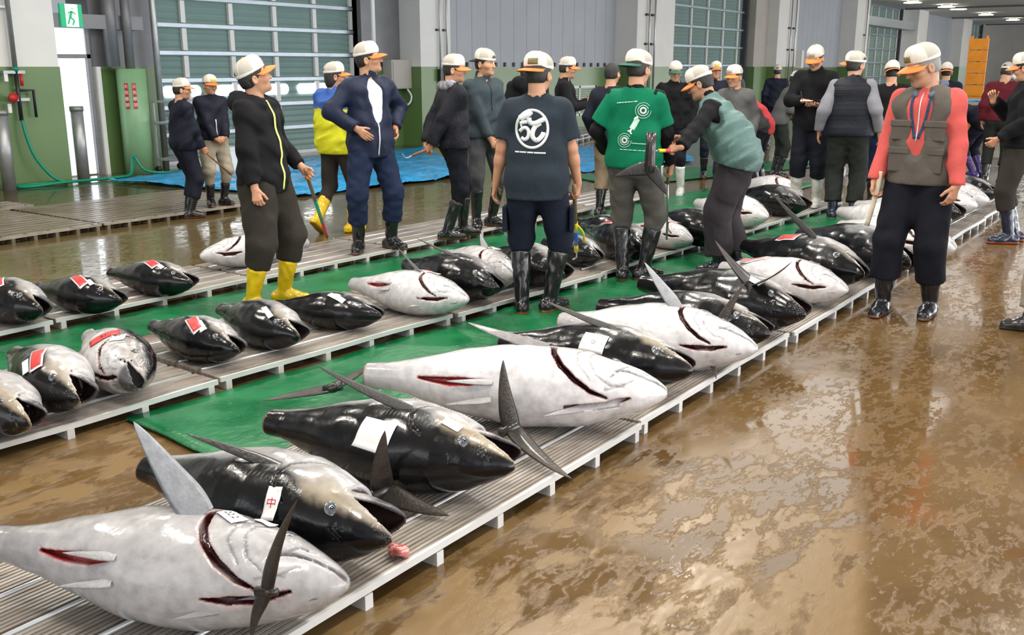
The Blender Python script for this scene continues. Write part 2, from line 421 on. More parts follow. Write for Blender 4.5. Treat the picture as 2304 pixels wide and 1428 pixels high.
def shutter(x0, x1, idx, rails=0.44, mull=1.0, wins=True, z0=0.5):
    y = YS
    g = MB(); z = 0.02
    while z < CZ - 0.02:      # curtain of interlocking slats
        g.v += [(x0, y, z), (x1, y, z), (x1, y - 0.018, z + 0.05), (x0, y - 0.018, z + 0.05), (x1, y, z + 0.108), (x0, y, z + 0.108)]
        b = len(g.v) - 6; g.f += [[b, b + 1, b + 2, b + 3], [b + 3, b + 2, b + 4, b + 5]]; z += 0.11
    root = struct(empty('door_%d' % idx, (0, 0, 0)))
    g.build('curtain', 'shutter_green', root)
    g = MB(); z = z0
    while z < CZ: g.box((x0, y - 0.09, z - 0.03), (x1, y - 0.02, z + 0.03)); z += rails
    g.build('rail', 'shutter_rail', root)
    g = MB(); x = x0 + 0.62
    while x < x1:
        z = z0
        while z < CZ:
            g.box((x - 0.045, y - 0.075, z + 0.045), (x + 0.045, y - 0.02, z + rails - 0.045)); z += rails
        x += mull
    g.build('mullion', 'wall_white', root)
    MB().box((x0 - 0.16, y - 0.2, 0), (x0, y + 0.1, CZ)).box((x1, y - 0.2, 0), (x1 + 0.16, y + 0.1, CZ)).build('guide', 'dark_steel', root)
    MB().box((x0, y - 0.05, 0), (x1, y + 0.02, 0.06)).build('bottom_bar', 'galvanised', root)
    if wins:
        x = x0 + 0.1
        while x < x1 - 0.6:
            o = []
            for k in range(24):
                a = 2 * PI * k / 24; sx = 0.30 if math.cos(a) >= 0 else -0.30
                o.append((x + 0.42 + sx + 0.09 * math.cos(a), y - 0.03, 1.20 + 0.095 * math.sin(a)))
            MB().plate(o, (0, 0.01, 0)).build('window_slot', 'daylight_slot', root); x += 1.0
    return root
shutter(10.25, 14.9, 2)
struct(MB().box((14.9, 13.75, 0), (16.05, 14.3, CZ)).build('wall_pier', 'grey_steel'))
struct(MB().box((15.1, 13.70, 0), (16.05, 13.75, DZ)).build('baseboard_pier', 'dado_green'))
shutter(29.0, 35.5, 3, 0.62, 1.35, False, 0.4)
struct(MB().box((28.0, 13.6, 0), (28.85, 14.3, CZ)).build('wall_pier_2', 'dark_steel'))
struct(MB().box((35.7, 13.6, DZ), (37.0, 14.3, CZ)).build('wall_pier_3', 'wall_beige'))
struct(MB().box((35.7, 13.55, 0), (37.0, 14.3, DZ)).build('baseboard_pier_3', 'dado_green'))
for i, (a, b) in enumerate(((49.5, 59.1), (61.8, 71.8))):
    if i == 0: shutter(50.5, 58.3, 4, 0.7, 1.4, False, 0.4)
shutter(75.6, 83, 5, 0.7, 1.4, False, 0.4)
struct(MB().box((49.4, 13.3, 3.55), (59.3, 14.0, 3.95)).build('trim_92', 'shutter_rail'))
# far end wall with a lit doorway
struct(MB().box((86, -9, 0), (86.3, 7.6, CZ)).box((86, 10.4, 0), (86.3, 15, CZ)).box((86, 7.6, 3.6), (86.3, 10.4, CZ)).build('wall_end', 'wall_beige'))
er = struct(empty('door_6', (86.1, 9, 0))); MB().box((0, -1.4, 0.0), (0.04, 1.4, 3.6)).build('opening', 'daylight_glass', er)
MB().box((-0.1, -0.6, 0), (0.0, -0.35, 3.6)).box((-0.1, -1.4, 2.7), (0, 1.4, 2.85)).build('frame', 'dark_steel', er)

# pipes, conduits, boxes on the wall
def pipe(name, pts, r, m, label, cat, group=None): return tag(MB().tube(pts, r, 10).build(name, m, smooth=True), label, cat, group)
t = empty('water_pipe', (7.42, YF - 0.09, 1.05), 0, 'grey water pipe with red valve wheel on the left green wall', 'pipe')
MB().tube([(0, 0, 3.4), (0, 0, 0.55)], 0.032, 12).build('pipe', 'pipe_grey', t, True)
MB().tube([(0, 0, 0.55), (0, 0, 0.49)], 0.036, 12).build('green_collar', 'hose_green', t, True)
MB().tube([(0, 0, 0.49), (0, 0, -0.16)], 0.026, 10).build('valve_body', 'black_plastic', t, True)
MB().tube([(0, 0, 0.24), (0.21, -0.01, 0.24), (0.21, -0.01, -0.12)], 0.02, 8).build('side_branch', 'black_plastic', t, True)
MB().tube([(-0.13, -0.11, 0.15), (-0.13, -0.08, 0.15)], 0.062, 16).tube([(-0.13, -0.09, 0.15), (0, 0, 0.15)], 0.014, 8).build('valve_wheel', 'red_paint', t, True)
MB().tube([(0.05, -0.03, 0.46), (0.05, -0.03, 0.30)], 0.022, 8).build('red_handle', 'red_paint', t, True)
for dz in (0.36, -0.05): MB().box((-0.17, -0.01, dz), (-0.12, 0.0, dz + 0.12)).build('name_plate', 'sign_white', t)
for lo_, hi_ in (((-0.18, -0.02, 0.46), (0.12, 0.06, 0.50)), ((-0.10, -0.02, 0.10), (0.14, 0.06, 0.14)), ((-0.2, -0.0, 1.30), (0.05, 0.06, 1.33))): MB().box(lo_, hi_).build('bracket', 'galvanised', t)
# hose from the valve to the floor and along the wall
hp = [(7.42, 13.09, 0.90), (7.43, 13.06, 0.7), (7.5, 13.02, 0.4), (7.68, 12.96, 0.12), (7.85, 12.9, 0.03), (7.75, 13.0, 0.03), (7.40, 13.08, 0.03), (7.15, 13.0, 0.03), (7.3, 12.84, 0.03), (7.7, 12.82, 0.045), (8.2, 12.9, 0.03), (8.7, 12.9, 0.03), (8.95, 13.0, 0.05), (9.1, 13.15, 0.25), (9.12, 13.12, 0.28), (9.2, 13.0, 0.08), (9.5, 12.85, 0.03), (10.2, 12.95, 0.03)]
def smoothpath(P, n=5):
    P = [Vector(p) for p in P]; out = []
    for i in range(len(P) - 1):
        a, b, c, d = P[max(i - 1, 0)], P[i], P[i + 1], P[min(i + 2, len(P) - 1)]
        for k in range(n):
            t = k / n; out.append(0.5 * ((2 * b) + (c - a) * t + (2 * a - 5 * b + 4 * c - d) * t * t + (3 * b - a - 3 * c + d) * t ** 3))
    out.append(P[-1]); return out
tag(MB().tube(smoothpath(hp), 0.022, 8).build('water_hose', 'hose_green', smooth=True), 'green rubber hose hanging from the valve and coiled along the left wall', 'hose')
for x, y in ((7.05, 12.95), (8.33, 13.25)):
    t = empty('bollard', (x, y, 0), 0, {7.05: 'galvanised steel bollard at the left edge of the hall', 8.33: 'galvanised steel bollard standing in front of the white door'}[x], 'bollard', 'bollards by the wall')
    MB().tube([(0, 0, 0), (0, 0, 1.02)], 0.085, 20).build('post', 'galvanised', t, True)
    MB().tube([(0, 0, 0.98), (0, 0, 1.05)], 0.095, 20).build('cap', 'pipe_grey', t, True)
t = empty('guard_post', (9.42, 13.45, 0), 0, 'round pale green pillar with two red lettered strips beside the shutter', 'post')
MB().tube([(0, 0, 0), (0, 0, 1.57)], 0.215, 32).build('casing', 'post_green', t, True)
MB().tube([(0, 0, 1.57), (0, 0, 3.05)], 0.07, 14).tube([(-0.22, 0.1, 1.6), (-0.22, 0.1, 3.05)], 0.10, 14).build('riser_pipe', 'grey_steel', t, True)
for k, a in enumerate((math.radians(-148), math.radians(-118))):
    c, s_ = math.cos(a) * 0.217, math.sin(a) * 0.217; u = Vector((-math.sin(a), math.cos(a), 0)) * 0.028; nrm = Vector((math.cos(a), math.sin(a), 0)) * 0.006
    p = MB().plate([Vector((c, s_, z)) + u * q for z, q in ((0.98, 1), (0.98, -1), (1.36, -1), (1.36, 1))], nrm).build('notice_strip', 'red_paint', t)
def text_mesh(s, size, m, loc, R, parent=None, name='lettering', ext=0.002, align='CENTER'):
    cu = bpy.data.curves.new(name, 'FONT'); cu.body = s; cu.size = size; cu.extrude = ext; cu.align_x = align; cu.align_y = 'CENTER'; cu.resolution_u = 3
    o = bpy.data.objects.new(name, cu); C.objects.link(o)
    me = bpy.data.meshes.new_from_object(o); C.objects.unlink(o); bpy.data.objects.remove(o)
    me.materials.clear(); me.materials.append(MATS[m]); q = bpy.data.objects.new(name, me); C.objects.link(q)
    q.matrix_local = Matrix.Translation(loc) @ R.to_4x4()
    if parent: q.parent = parent
    return q
for a in (math.radians(-148), math.radians(-118)):
    nrm = Vector((math.cos(a), math.sin(a), 0)); u = Vector((-math.sin(a), math.cos(a), 0)); R = Matrix((u, Vector((0, 0, 1)), nrm)).transposed()
    for k, ch in enumerate('火気厳禁'):
        text_mesh(ch, 0.062, 'sign_white', nrm * 0.226 + Vector((0, 0, 1.31 - 0.092 * k)), R, t, 'lettering')
# exit sign
t = empty('exit_sign', (8.55, 13.47, 2.31), 0, 'green emergency exit sign with a running figure above the door', 'sign')
MB().box((-0.17, 0, -0.16), (0.17, 0.04, 0.16)).build('case', 'sign_green', t)
MB().box((-0.09, -0.006, -0.155), (0.10, 0, 0.155)).build('panel', 'sign_lit', t)
MB().tube([(0.01, -0.012, 0.095), (0.011, -0.014, 0.1)], 0.026, 12).bar((0.0, -0.012, 0.06), (-0.03, -0.012, -0.02), 0.012, 0.035, (1, 0, 0)).bar((-0.03, -0.012, -0.02), (0.03, -0.012, -0.07), 0.012, 0.022, (1, 0, 0)).bar((0.03, -0.012, -0.07), (0.0, -0.012, -0.13), 0.012, 0.02, (1, 0, 0)).bar((-0.03, -0.012, -0.02), (-0.07, -0.012, -0.12), 0.012, 0.022, (1, 0, 0)).bar((0.0, -0.012, 0.055), (0.06, -0.012, 0.02), 0.012, 0.016, (1, 0, 0)).bar((0.0, -0.012, 0.055), (-0.06, -0.012, 0.03), 0.012, 0.016, (1, 0, 0)).build('running_figure', 'sign_green', t)
pipe('steel_post', [(9.98, 13.55, 0), (9.98, 13.55, CZ)], 0.05, 'galvanised', 'tall dark steel pipe at the left end of the green shutter', 'pipe')
pipe('downpipe', [(14.75, 13.3, 0.9), (14.75, 13.3, CZ)], 0.045, 'sign_white', 'tall white pipe at the right end of the green shutter', 'pipe')
for x, lab in ((16.62, 'left of two thin pipes on the white column behind the standing buyers'), (16.85, 'right of two thin pipes on the white column behind the standing buyers')):
    t = empty('conduit', (x, YF - 0.06, 0.6), 0, lab, 'pipe', 'conduits on the columns')
    MB().tube([(0, 0, 0), (0, 0, CZ - 0.6)], 0.02, 8).build('pipe', 'galvanised', t, True)
    MB().box((-0.08, 0.0, 1.72), (0.03, 0.05, 1.76)).build('bracket', 'black_plastic', t); MB().box((-0.05, -0.04, 0.7), (0.05, 0.05, 0.95)).build('valve_box', 'black_plastic', t)
for x, lab in ((26.2, 'left thin pipe on the second white column, above the man in green'), (26.55, 'right thin pipe on the second white column, above the man in green'), (38.2, 'left thin pipe on the third white column, in the far wall'), (38.7, 'right thin pipe on the third white column, in the far wall'), (48.6, 'thin pipe on the fourth white column, behind the puffy vest man')):
    t = empty('conduit', (x, YF - 0.08, 0.6), 0, lab, 'pipe', 'conduits on the columns')
    MB().tube([(0, 0, 0), (0, 0, CZ - 0.6)], 0.03, 8).build('pipe', 'galvanised', t, True)
    for zb in (1.6, 2.4): MB().box((-0.14, 0.0, zb), (0.03, 0.06, zb + 0.06)).build('bracket', 'black_plastic', t)
t = empty('switch_box', (15.45, 13.45, 1.16), 0, 'grey electrical box on the wall behind the tall man in navy', 'box')
bevel(MB().box((-0.02, 0, 0), (0.62, 0.25, 0.58)).build('case', 'wall_beige', t), 0.015)
MB().box((0.02, -0.012, 0.03), (0.58, 0, 0.54)).build('cover', 'wall_beige', t)
MB().tube(smoothpath([(0.5, 0.05, 0), (0.55, -0.02, -0.15), (0.5, 0.0, -0.3), (0.4, 0.1, -0.35)]), 0.02, 8).build('cable', 'sign_white', t, True)
t = empty('louvre_vent', (23.6, YP - 0.05, 0.3), 0, 'white framed louvre vent low in the green wall behind the tee shirt man', 'vent')
MB().box((-0.9, 0, 0), (0.9, 0.03, 0.06)).box((-0.9, 0, 0.74), (0.9, 0.03, 0.8)).box((-0.9, 0, 0), (-0.84, 0.03, 0.8)).box((0.84, 0, 0), (0.9, 0.03, 0.8)).box((-0.03, 0, 0), (0.03, 0.03, 0.8)).build('frame', 'sign_white', t)
g = MB()
for k in range(12): g.bar((-0.86, 0.03, 0.07 + k * 0.057), (0.86, 0.03, 0.07 + k * 0.057), 0.035, 0.008, (0, -0.6, 1))
g.build('slat', 'grey_steel', t)
t = empty('orange_board', (33.2, 5.6, 0), 0, 'tall orange slatted board standing far down the hall', 'board')
g = MB()
for k in range(7): g.box((-0.04, -0.27, 0.06 + k * 0.34), (0.04, 0.27, 0.38 + k * 0.34))
g.build('slat', 'orange_board', t); MB().box((0.05, -0.24, 0), (0.09, -0.18, 2.5)).box((0.05, 0.18, 0), (0.09, 0.24, 2.5)).build('stile', 'orange_board', t)
# ceiling lamps down the hall
lp = 0
for (x, y, lab) in ((55.1, 11.0, 'leftmost lit ceiling lamp far down the hall'), (57.6, 10.9, 'second lit ceiling lamp from the left, far down the hall'), (64.6, 10.7, 'third lit ceiling lamp from the left, far down the hall'), (72.7, 10.4, 'rightmost lit ceiling lamp far down the hall'), (50.5, 11.6, 'lit ceiling lamp at the top edge of the picture, above the far columns')):
    t = empty('ceiling_lamp', (x, y, CZ - 0.02), 0, lab, 'lamp', 'ceiling lamps')
    MB().tube([(0, 0, 0), (0, 0, -0.12)], [0.20, 0.36], 20).build('shade', 'lamp_shade_metal', t, True)
    MB().tube([(0, 0, -0.10), (0, 0, -0.125)], 0.40, 20).build('diffuser', 'lamp_glow', t, True)
# a wheeled steel stand with white tubs beside the shutter
t = empty('steel_stand', (9.75, 12.75, 0), 0.3, 'wheeled steel frame stand in front of the shutter post', 'stand')
g = MB()
for a, b in (((0, 0), (0, 1)), ((0.55, 0), (0.55, 1)), ((0, 0.5), (0, 1.5)), ((0.55, 0.5), (0.55, 1.5))): g.bar((a[0], a[1], 0.08), (a[0], a[1], 1.1), 0.03, 0.03, (1, 0, 0))
for z in (0.2, 0.75, 1.08):
    g.bar((0, 0, z), (0.55, 0, z), 0.03, 0.03); g.bar((0, 0.5, z), (0.55, 0.5, z), 0.03, 0.03); g.bar((0, 0, z), (0, 0.5, z), 0.03, 0.03); g.bar((0.55, 0, z), (0.55, 0.5, z), 0.03, 0.03)
g.bar((0, 0, 0.2), (0.55, 0, 0.75), 0.02, 0.02); g.build('frame', 'galvanised', t)
MB().box((-0.1, -0.05, 0.76), (0.5, 0.4, 0.785)).build('tray', 'galvanised', t)
for k in ((0, 0), (0.55, 0), (0, 0.5), (0.55, 0.5)): MB().tube([(k[0] - 0.02, k[1], 0.05), (k[0] + 0.02, k[1], 0.05)], 0.05, 12).build('wheel', 'black_plastic', t, True)
def tub(loc, sx, sy, sz, lab):
    t = empty('plastic_tub', loc, 0.3, lab, 'tub', 'white tubs by the steel stand')
    bevel(MB().box((0, 0, 0), (sx, sy, sz)).build('body', 'sign_white', t), 0.02); bevel(MB().box((-0.015, -0.015, sz - 0.03), (sx + 0.015, sy + 0.015, sz + 0.005)).build('rim', 'sign_white', t), 0.008)
tub((10.05, 12.08, 0.03), 0.36, 0.3, 0.36, 'larger white plastic tub on the floor behind the man in navy at left')
tub((10.3, 12.62, 0.0), 0.24, 0.24, 0.62, 'tall narrow white plastic tub beside the larger one by the stand')

# ------------------------------------------------------------------ sheets on the floor
def sheet(name, m, poly, z, label, cat, seed, amp=0.008, n=60, thick=0.004, ruffle=0.03):
    """a plastic sheet lying over the floor: grid clipped to a polygon, softly rumpled"""
    P = np.array(poly); lo = P.min(0); hi = P.max(0)
    def warpq(u, v): # bilinear on quad
        a, b, c, d = P; return (a * (1 - u) * (1 - v) + b * u * (1 - v) + c * u * v + d * (1 - u) * v)
    nu = n; nv = max(6, int(n * np.linalg.norm(P[3] - P[0]) / np.linalg.norm(P[1] - P[0])))
    V = []; 
    for j in range(nv + 1):
        for i in range(nu + 1): V.append((*warpq(i / nu, j / nv), 0))
    V = np.array(V); nz = vnoise(V, 5.0, seed, 3); V[:, 0] += ruffle * vnoise(V, 3.0, seed + 1, 2); V[:, 1] += ruffle * vnoise(V, 3.0, seed + 2, 2)
    V[:, 2] = z + amp * (1 + nz) + amp * 0.8 * np.maximum(0, vnoise(V, 16.0, seed + 4, 2) - 0.2)
    q = []
    for j in range(nv):
        for i in range(nu): a = j * (nu + 1) + i; q.append((a, a + 1, a + nu + 2, a + nu + 1))
    o = tag(mk(name, V, np.array(q), m), label, cat); s_ = o.modifiers.new('thickness', 'SOLIDIFY'); s_.thickness = thick; s_.offset = 1
    return o
mat('green_sheet', (0.0, 0.125, 0.038), 0.30, var=0.28, vscale=3.0, bump=0.25, bscale=22, rvar=0.12)
mat('blue_sheet', (0.015, 0.34, 0.72), 0.25, var=0.3, vscale=2.5, bump=0.7, bscale=9)
G = 'green'
sheet('green_sheet', 'green_sheet', [(2.42, 2.95), (13.6, 2.68), (13.6, 3.04), (2.50, 3.88)], 0.004, 'green plastic sheet on the floor between the nearest two rows of pallets', 'plastic sheet', 3, n=150)
sheet('green_sheet', 'green_sheet', [(1.6, 5.0), (13.8, 4.16), (13.8, 5.18), (1.6, 5.72)], 0.004, 'green plastic sheet on the floor under the yellow-booted man', 'plastic sheet', 8, n=150)
sheet('green_sheet', 'green_sheet', [(11.9, 6.3), (16.5, 4.9), (17, 5.7), (12.6, 7.6)], 0.004, 'green plastic sheet lying beyond the third row, behind the man in green', 'plastic sheet', 18, n=50)
sheet('blue_sheet', 'blue_sheet', [(8.7, 9.15), (12.0, 8.75), (15.4, 12.7), (8.3, 12.6)], 0.005, 'crumpled blue plastic sheet in front of the big green shutter', 'plastic sheet', 12, amp=0.035, n=110, ruffle=0.06)
sheet('blue_sheet', 'blue_sheet', [(13.2, 7.7), (15.8, 7.0), (19.5, 9.2), (16.8, 10.4)], 0.005, 'blue plastic sheet on the floor behind the dark tee shirt man', 'plastic sheet', 14, amp=0.03, n=60, ruffle=0.06)

# ------------------------------------------------------------------ ribbed metal pallets
PD = 0.07                          # height of the pallet decks
def pallet_material(name, base, dirt, stain=True, metal=0.12, rough=0.34):
    m = mat(name, base, rough, metal); N, Lk, b = nodes_of(m)
    tc = N.new('ShaderNodeTexCoord'); mp = N.new('ShaderNodeMapping'); mp.inputs['Scale'].default_value = (1.5, 12, 1); Lk.new(tc.outputs['Object'], mp.inputs[0])
    oi = N.new('ShaderNodeObjectInfo')
    n = N.new('ShaderNodeTexNoise'); n.noise_dimensions = '4D'; n.inputs['Scale'].default_value = 3; n.inputs['Detail'].default_value = 7; Lk.new(mp.outputs[0], n.inputs['Vector']); Lk.new(oi.outputs['Random'], n.inputs['W'])
    r = N.new('ShaderNodeMapRange'); r.inputs[1].default_value = 0.35; r.inputs[2].default_value = 0.68; Lk.new(n.outputs[0], r.inputs[0])
    mx = N.new('ShaderNodeMix'); mx.data_type = 'RGBA'; mx.inputs[6].default_value = (*base, 1); mx.inputs[7].default_value = (*dirt, 1); Lk.new(r.outputs[0], mx.inputs['Factor'])
    out = mx.outputs[2]
    if stain:
        n2 = N.new('ShaderNodeTexNoise'); n2.noise_dimensions = '4D'; n2.inputs['Scale'].default_value = 4.5; n2.inputs['Detail'].default_value = 6; Lk.new(tc.outputs['Object'], n2.inputs['Vector']); Lk.new(oi.outputs['Random'], n2.inputs['W'])
        r2 = N.new('ShaderNodeMapRange'); r2.inputs[1].default_value = 0.62; r2.inputs[2].default_value = 0.72; r2.inputs[4].default_value = 0.75; Lk.new(n2.outputs[0], r2.inputs[0])
        m2 = N.new('ShaderNodeMix'); m2.data_type = 'RGBA'; Lk.new(out, m2.inputs[6]); m2.inputs[7].default_value = (0.20, 0.03, 0.025, 1); Lk.new(r2.outputs[0], m2.inputs['Factor']); out = m2.outputs[2]
    Lk.new(out, b.inputs['Base Color'])
    return m
pallet_material('pallet_plank', (0.44, 0.40, 0.365), (0.23, 0.19, 0.155))
pallet_material('pallet_old', (0.20, 0.165, 0.125), (0.10, 0.078, 0.052), False, 0.0, 0.25)
mat('pallet_old_edge', (0.30, 0.27, 0.23), 0.4, var=0.2, vscale=9)
mat('pallet_rail', (0.66, 0.68, 0.70), 0.32, metal=0.45, var=0.10, vscale=6)
mat('pallet_edge', (0.72, 0.73, 0.73), 0.4, metal=0.2, var=0.08, vscale=5)
def profile_strip(y0, y1, z, x0, x1, ribs, seed, sag, nseg=14):
    """a ribbed plank: a saw-cut cross section drawn out along the row, very slightly bent"""
    pts = []
    wd = (y1 - y0) / ribs
    for i in range(ribs):
        a = y0 + i * wd; pts += [(a, z), (a + wd * 0.62, z), (a + wd * 0.66, z - 0.005), (a + wd * 0.96, z - 0.005)]
    pts.append((y1, z)); pts += [(y1, z - 0.022), (y0, z - 0.022)]
    V = []; n = len(pts); r = random.Random(seed); p1, p2 = r.uniform(0, 6), r.uniform(0, 6)
    for k in range(nseg + 1):
        u = k / nseg; x = x0 + (x1 - x0) * u; dz = sag * (math.sin(u * 9 + p1) + math.sin(u * 5 + p2)) * 0.5 * math.sin(PI * u)
        for (y, zq) in pts: V.append((x, y, zq + dz))
    Fq = []
    for k in range(nseg):
        for i in range(n):
            j = (i + 1) % n; Fq.append([k * n + i, k * n + j, (k + 1) * n + j, (k + 1) * n + i])
    Fq.append(list(range(n))[::-1][::-1]); Fq.append([nseg * n + i for i in range(n)][::-1])
    return V, Fq
def pallet(x0, y0, x1, y1, depth, label, group, planks=5, ribs=9, style='metal', seed=0, sag=0.006, foot=0.36):
    """front edge runs from (x0,y0) to (x1,y1); the deck reaches back by depth"""
    L = math.hypot(x1 - x0, y1 - y0); root = empty('pallet', (x0, y0, 0), math.atan2(y1 - y0, x1 - x0), label, 'pallet', group)
    gap = 0.035; wd = (depth - gap * (planks - 1)) / planks
    for i in range(planks):
        a = i * (wd + gap); V, Fq = profile_strip(a, a + wd, PD, 0, L, ribs, seed + i * 7, sag if i < 2 else 0.002)
        if i == 0: pass
        mk('plank', V, Fq, 'pallet_plank' if style == 'metal' else 'pallet_old', root, smooth=False)
        if i < planks - 1 and style == 'metal':
            MB().tube([(0.02, a + wd + 0.008, PD - 0.001), (L / 2, a + wd + 0.008, PD), (L - 0.02, a + wd + 0.008, PD - 0.001)], 0.0085, 8).build('rail', 'pallet_rail', root, True)
    # lip along the front, following the bend of the first plank
    r = random.Random(seed); p1, p2 = r.uniform(0, 6), r.uniform(0, 6); top = []; ns = 14
    for k in range(ns + 1):
        u = k / ns; top.append((L * u, sag * (math.sin(u * 9 + p1) + math.sin(u * 5 + p2)) * 0.5 * math.sin(PI * u)))
    V = []; Fq = []
    for x, dz in top: V += [(x, -0.014, PD - 0.022 + dz), (x, 0.0, PD - 0.022 + dz), (x, 0.0, PD + 0.003 + dz), (x, -0.014, PD + 0.003 + dz)]
    for k in range(ns):
        for i in range(4): j = (i + 1) % 4; Fq.append([k * 4 + i, (k + 1) * 4 + i, (k + 1) * 4 + j, k * 4 + j])
    Fq += [[0, 1, 2, 3], [ns * 4 + 3, ns * 4 + 2, ns * 4 + 1, ns * 4]]
    mk('edge_strip', V, Fq, 'pallet_edge' if style == 'metal' else 'pallet_old_edge', root, smooth=False)
    n = max(2, int(round(L / foot)))
    for k in range(n + 1):
        x = 0.03 + (L - 0.09) * k / n
        MB().box((x, -0.016, 0.0), (x + 0.034, depth, PD - 0.022)).build('foot_beam', 'pallet_edge' if style == 'metal' else 'pallet_old', root)
    if style != 'metal':
        for k in range(n * 1):
            x = 0.12 + (L - 0.2) * k / max(1, n - 1); MB().tube([(x, 0.02, PD), (x, 0.02, PD + 0.007)], 0.014, 8).build('bolt', 'dark_steel', root)
    return root
def yrow(row, x):
    if row == 1: return 1.875 - 0.026 * (x - 2)
    if row == 2: return float(np.interp(x, [1, 2, 3.05, 4.8, 6, 8, 10, 13], [4.0, 3.94, 3.88, 3.71, 3.58, 3.49, 3.33, 3.11]))
    return float(np.interp(x, [1, 2.9, 4.3, 6.5, 7.8, 13], [5.77, 5.70, 5.64, 5.55, 5.50, 5.25]))
def row(r, xs, depth, planks, labels, group, seed):
    for i in range(len(xs) - 1):
        a, b = xs[i] + 0.015, xs[i + 1] - 0.015
        pallet(a, yrow(r, a) + (0.02 if i % 2 else 0), b, yrow(r, b) + (0.02 if i % 2 else 0), depth, labels[i], group, planks, 9, 'metal', seed + i * 31)
row(1, [0.55, 3.70, 5.56, 7.45, 9.3, 11.2, 13.1], 1.05, 5,
    ['ribbed metal pallet nearest the camera, under the four closest tuna', 'ribbed metal pallet of the front row, second from the camera, with a bent lip', 'ribbed metal pallet of the front row, third from the camera', 'ribbed metal pallet of the front row, behind the vest man', 'ribbed metal pallet of the front row, just beyond the vest man', 'farthest ribbed metal pallet of the front row'], 'front row pallets', 5)
row(2, [1.1, 3.06, 4.80, 6.45, 8.15, 9.85, 11.6], 1.03, 5,
    ['ribbed metal pallet of the second row, leftmost in the picture', 'ribbed metal pallet of the second row, in front of the yellow-booted man', 'ribbed metal pallet of the second row, behind the dark tee shirt man', 'ribbed metal pallet of the second row, behind the man in green', 'ribbed metal pallet of the second row, behind the bending man in the green vest', 'farthest ribbed metal pallet of the second row'], 'second row pallets', 77)
row(3, [1.5, 3.27, 4.85, 6.42, 8.0, 9.6, 11.2], 0.78, 5,
    ['ribbed metal pallet of the third row, leftmost in the picture', 'ribbed metal pallet of the third row, behind the yellow-booted man', 'ribbed metal pallet of the third row, under the tall man in navy', 'ribbed metal pallet of the third row, under the two buyers side by side', 'ribbed metal pallet of the third row, behind the dark tee shirt man', 'farthest ribbed metal pallet of the third row'], 'third row pallets', 140)
pallet(3.9, 8.92, 5.74, 8.92, 1.75, 'old weathered slatted pallet by the left edge of the picture', 'weathered pallets', 13, 2, 'old', 3, 0.002, 0.24)
pallet(5.77, 8.92, 7.95, 8.85, 1.75, 'old weathered slatted pallet under the two men in navy at left', 'weathered pallets', 13, 2, 'old', 9, 0.002, 0.24)
pallet(4.2, 10.78, 6.15, 10.84, 0.5, 'short pallet end beyond the weathered pallets at the left edge', 'weathered pallets', 3, 2, 'old', 9, 0.002, 0.3)
for k in range(2):
    r_ = pallet(17.6, 10.7, 21.0, 11.6, 1.2, ['lower pallet of the low stack by the far green wall', 'upper pallet of the low stack by the far green wall'][k], 'stack by the far wall', 4, 2, 'metal', 4, 0.0, 0.5); r_.location.z = k * (PD + 0.003)

t = empty('far_table', (15.9 + 11.5, 3.9, 0), 0.1, 'low table with a bright blue cloth far down the hall at right', 'table')
MB().box((-0.6, -0.9, 0.70), (0.6, 0.9, 0.76)).build('table_top', 'galvanised', t); MB().box((-0.62, -0.92, 0.755), (0.62, 0.92, 0.80)).build('blue_cloth', 'blue_sheet', t)
for q in ((-.55, -.85), (.55, -.85), (-.55, .85), (.55, .85)): MB().box((q[0] - .03, q[1] - .03, 0), (q[0] + .03, q[1] + .03, 0.70)).build('leg', 'galvanised', t)
t = empty('wall_box', (40.4, YP - 0.2, 1.55), 0, 'small grey box on the siding beside the note-taking man\'s cap', 'box'); MB().box((0, 0, 0), (0.9, 0.18, 0.7)).build('case', 'wall_beige', t); MB().box((1.0, 0, 0), (1.3, 0.18, 0.7)).build('side_case', 'sign_white', t)
# ================================================================== THE FISH
def fishmat(name, rough, coat, bump, bsc, rvar=0.06, metal=0.0):
    return mat(name, (1, 1, 1), rough, metal=metal, attr=True, coat=coat, bump=bump, bscale=bsc, var=0.16, vscale=26, rvar=rvar)
fishmat('tuna_skin', 0.20, 0.16, 0.06, 60); MATS['tuna_skin'].node_tree.nodes['Principled BSDF'].inputs['Specular IOR Level'].default_value = 0.34; fishmat('tuna_fin', 0.42, 0.12, 0.25, 90)
mat('tuna_eye_ring', (0.22, 0.225, 0.24), 0.15, metal=0.5, coat=1.0); mat('tuna_eye_white', (0.075, 0.085, 0.10), 0.06, coat=1.0); mat('tuna_pupil', (0.012, 0.015, 0.02), 0.03, coat=1.0)
mat('raw_flesh', (0.55, 0.16, 0.14), 0.2, var=0.5, vscale=40, coat=0.8)
PS = np.array([0, .012, .03, .08, .15, .25, .35, .45, .55, .65, .75, .85, .93, 1.0])
PHD = np.array([.016, .030, .044, .076, .112, .148, .168, .172, .163, .142, .114, .084, .064, .055])
PHV = np.array([.016, .032, .048, .085, .122, .162, .182, .188, .174, .145, .106, .073, .055, .050])
PT = np.array([.013, .025, .040, .070, .103, .134, .150, .153, .144, .123, .095, .068, .052, .046])
def fishprof(s, fat=1.0):
    k = 1 + (fat - 1) * np.clip(s * 6, 0, 1)
    return np.interp(s, PS, PHD) * k, np.interp(s, PS, PHV) * k, np.interp(s, PS, PT) * (1 + (k - 1) * .6)
def skin_coords(s, v, z, fat=1.0):
    """distance along the skin from the middle of the flank, positive towards the back"""
    hd, hv, t = fishprof(np.clip(s, 0, 1), fat); hh = np.where(v > 0, hd, hv)
    return np.arctan2(v / hh, np.maximum(z, 1e-4) / t) * (hh + t) * 0.5
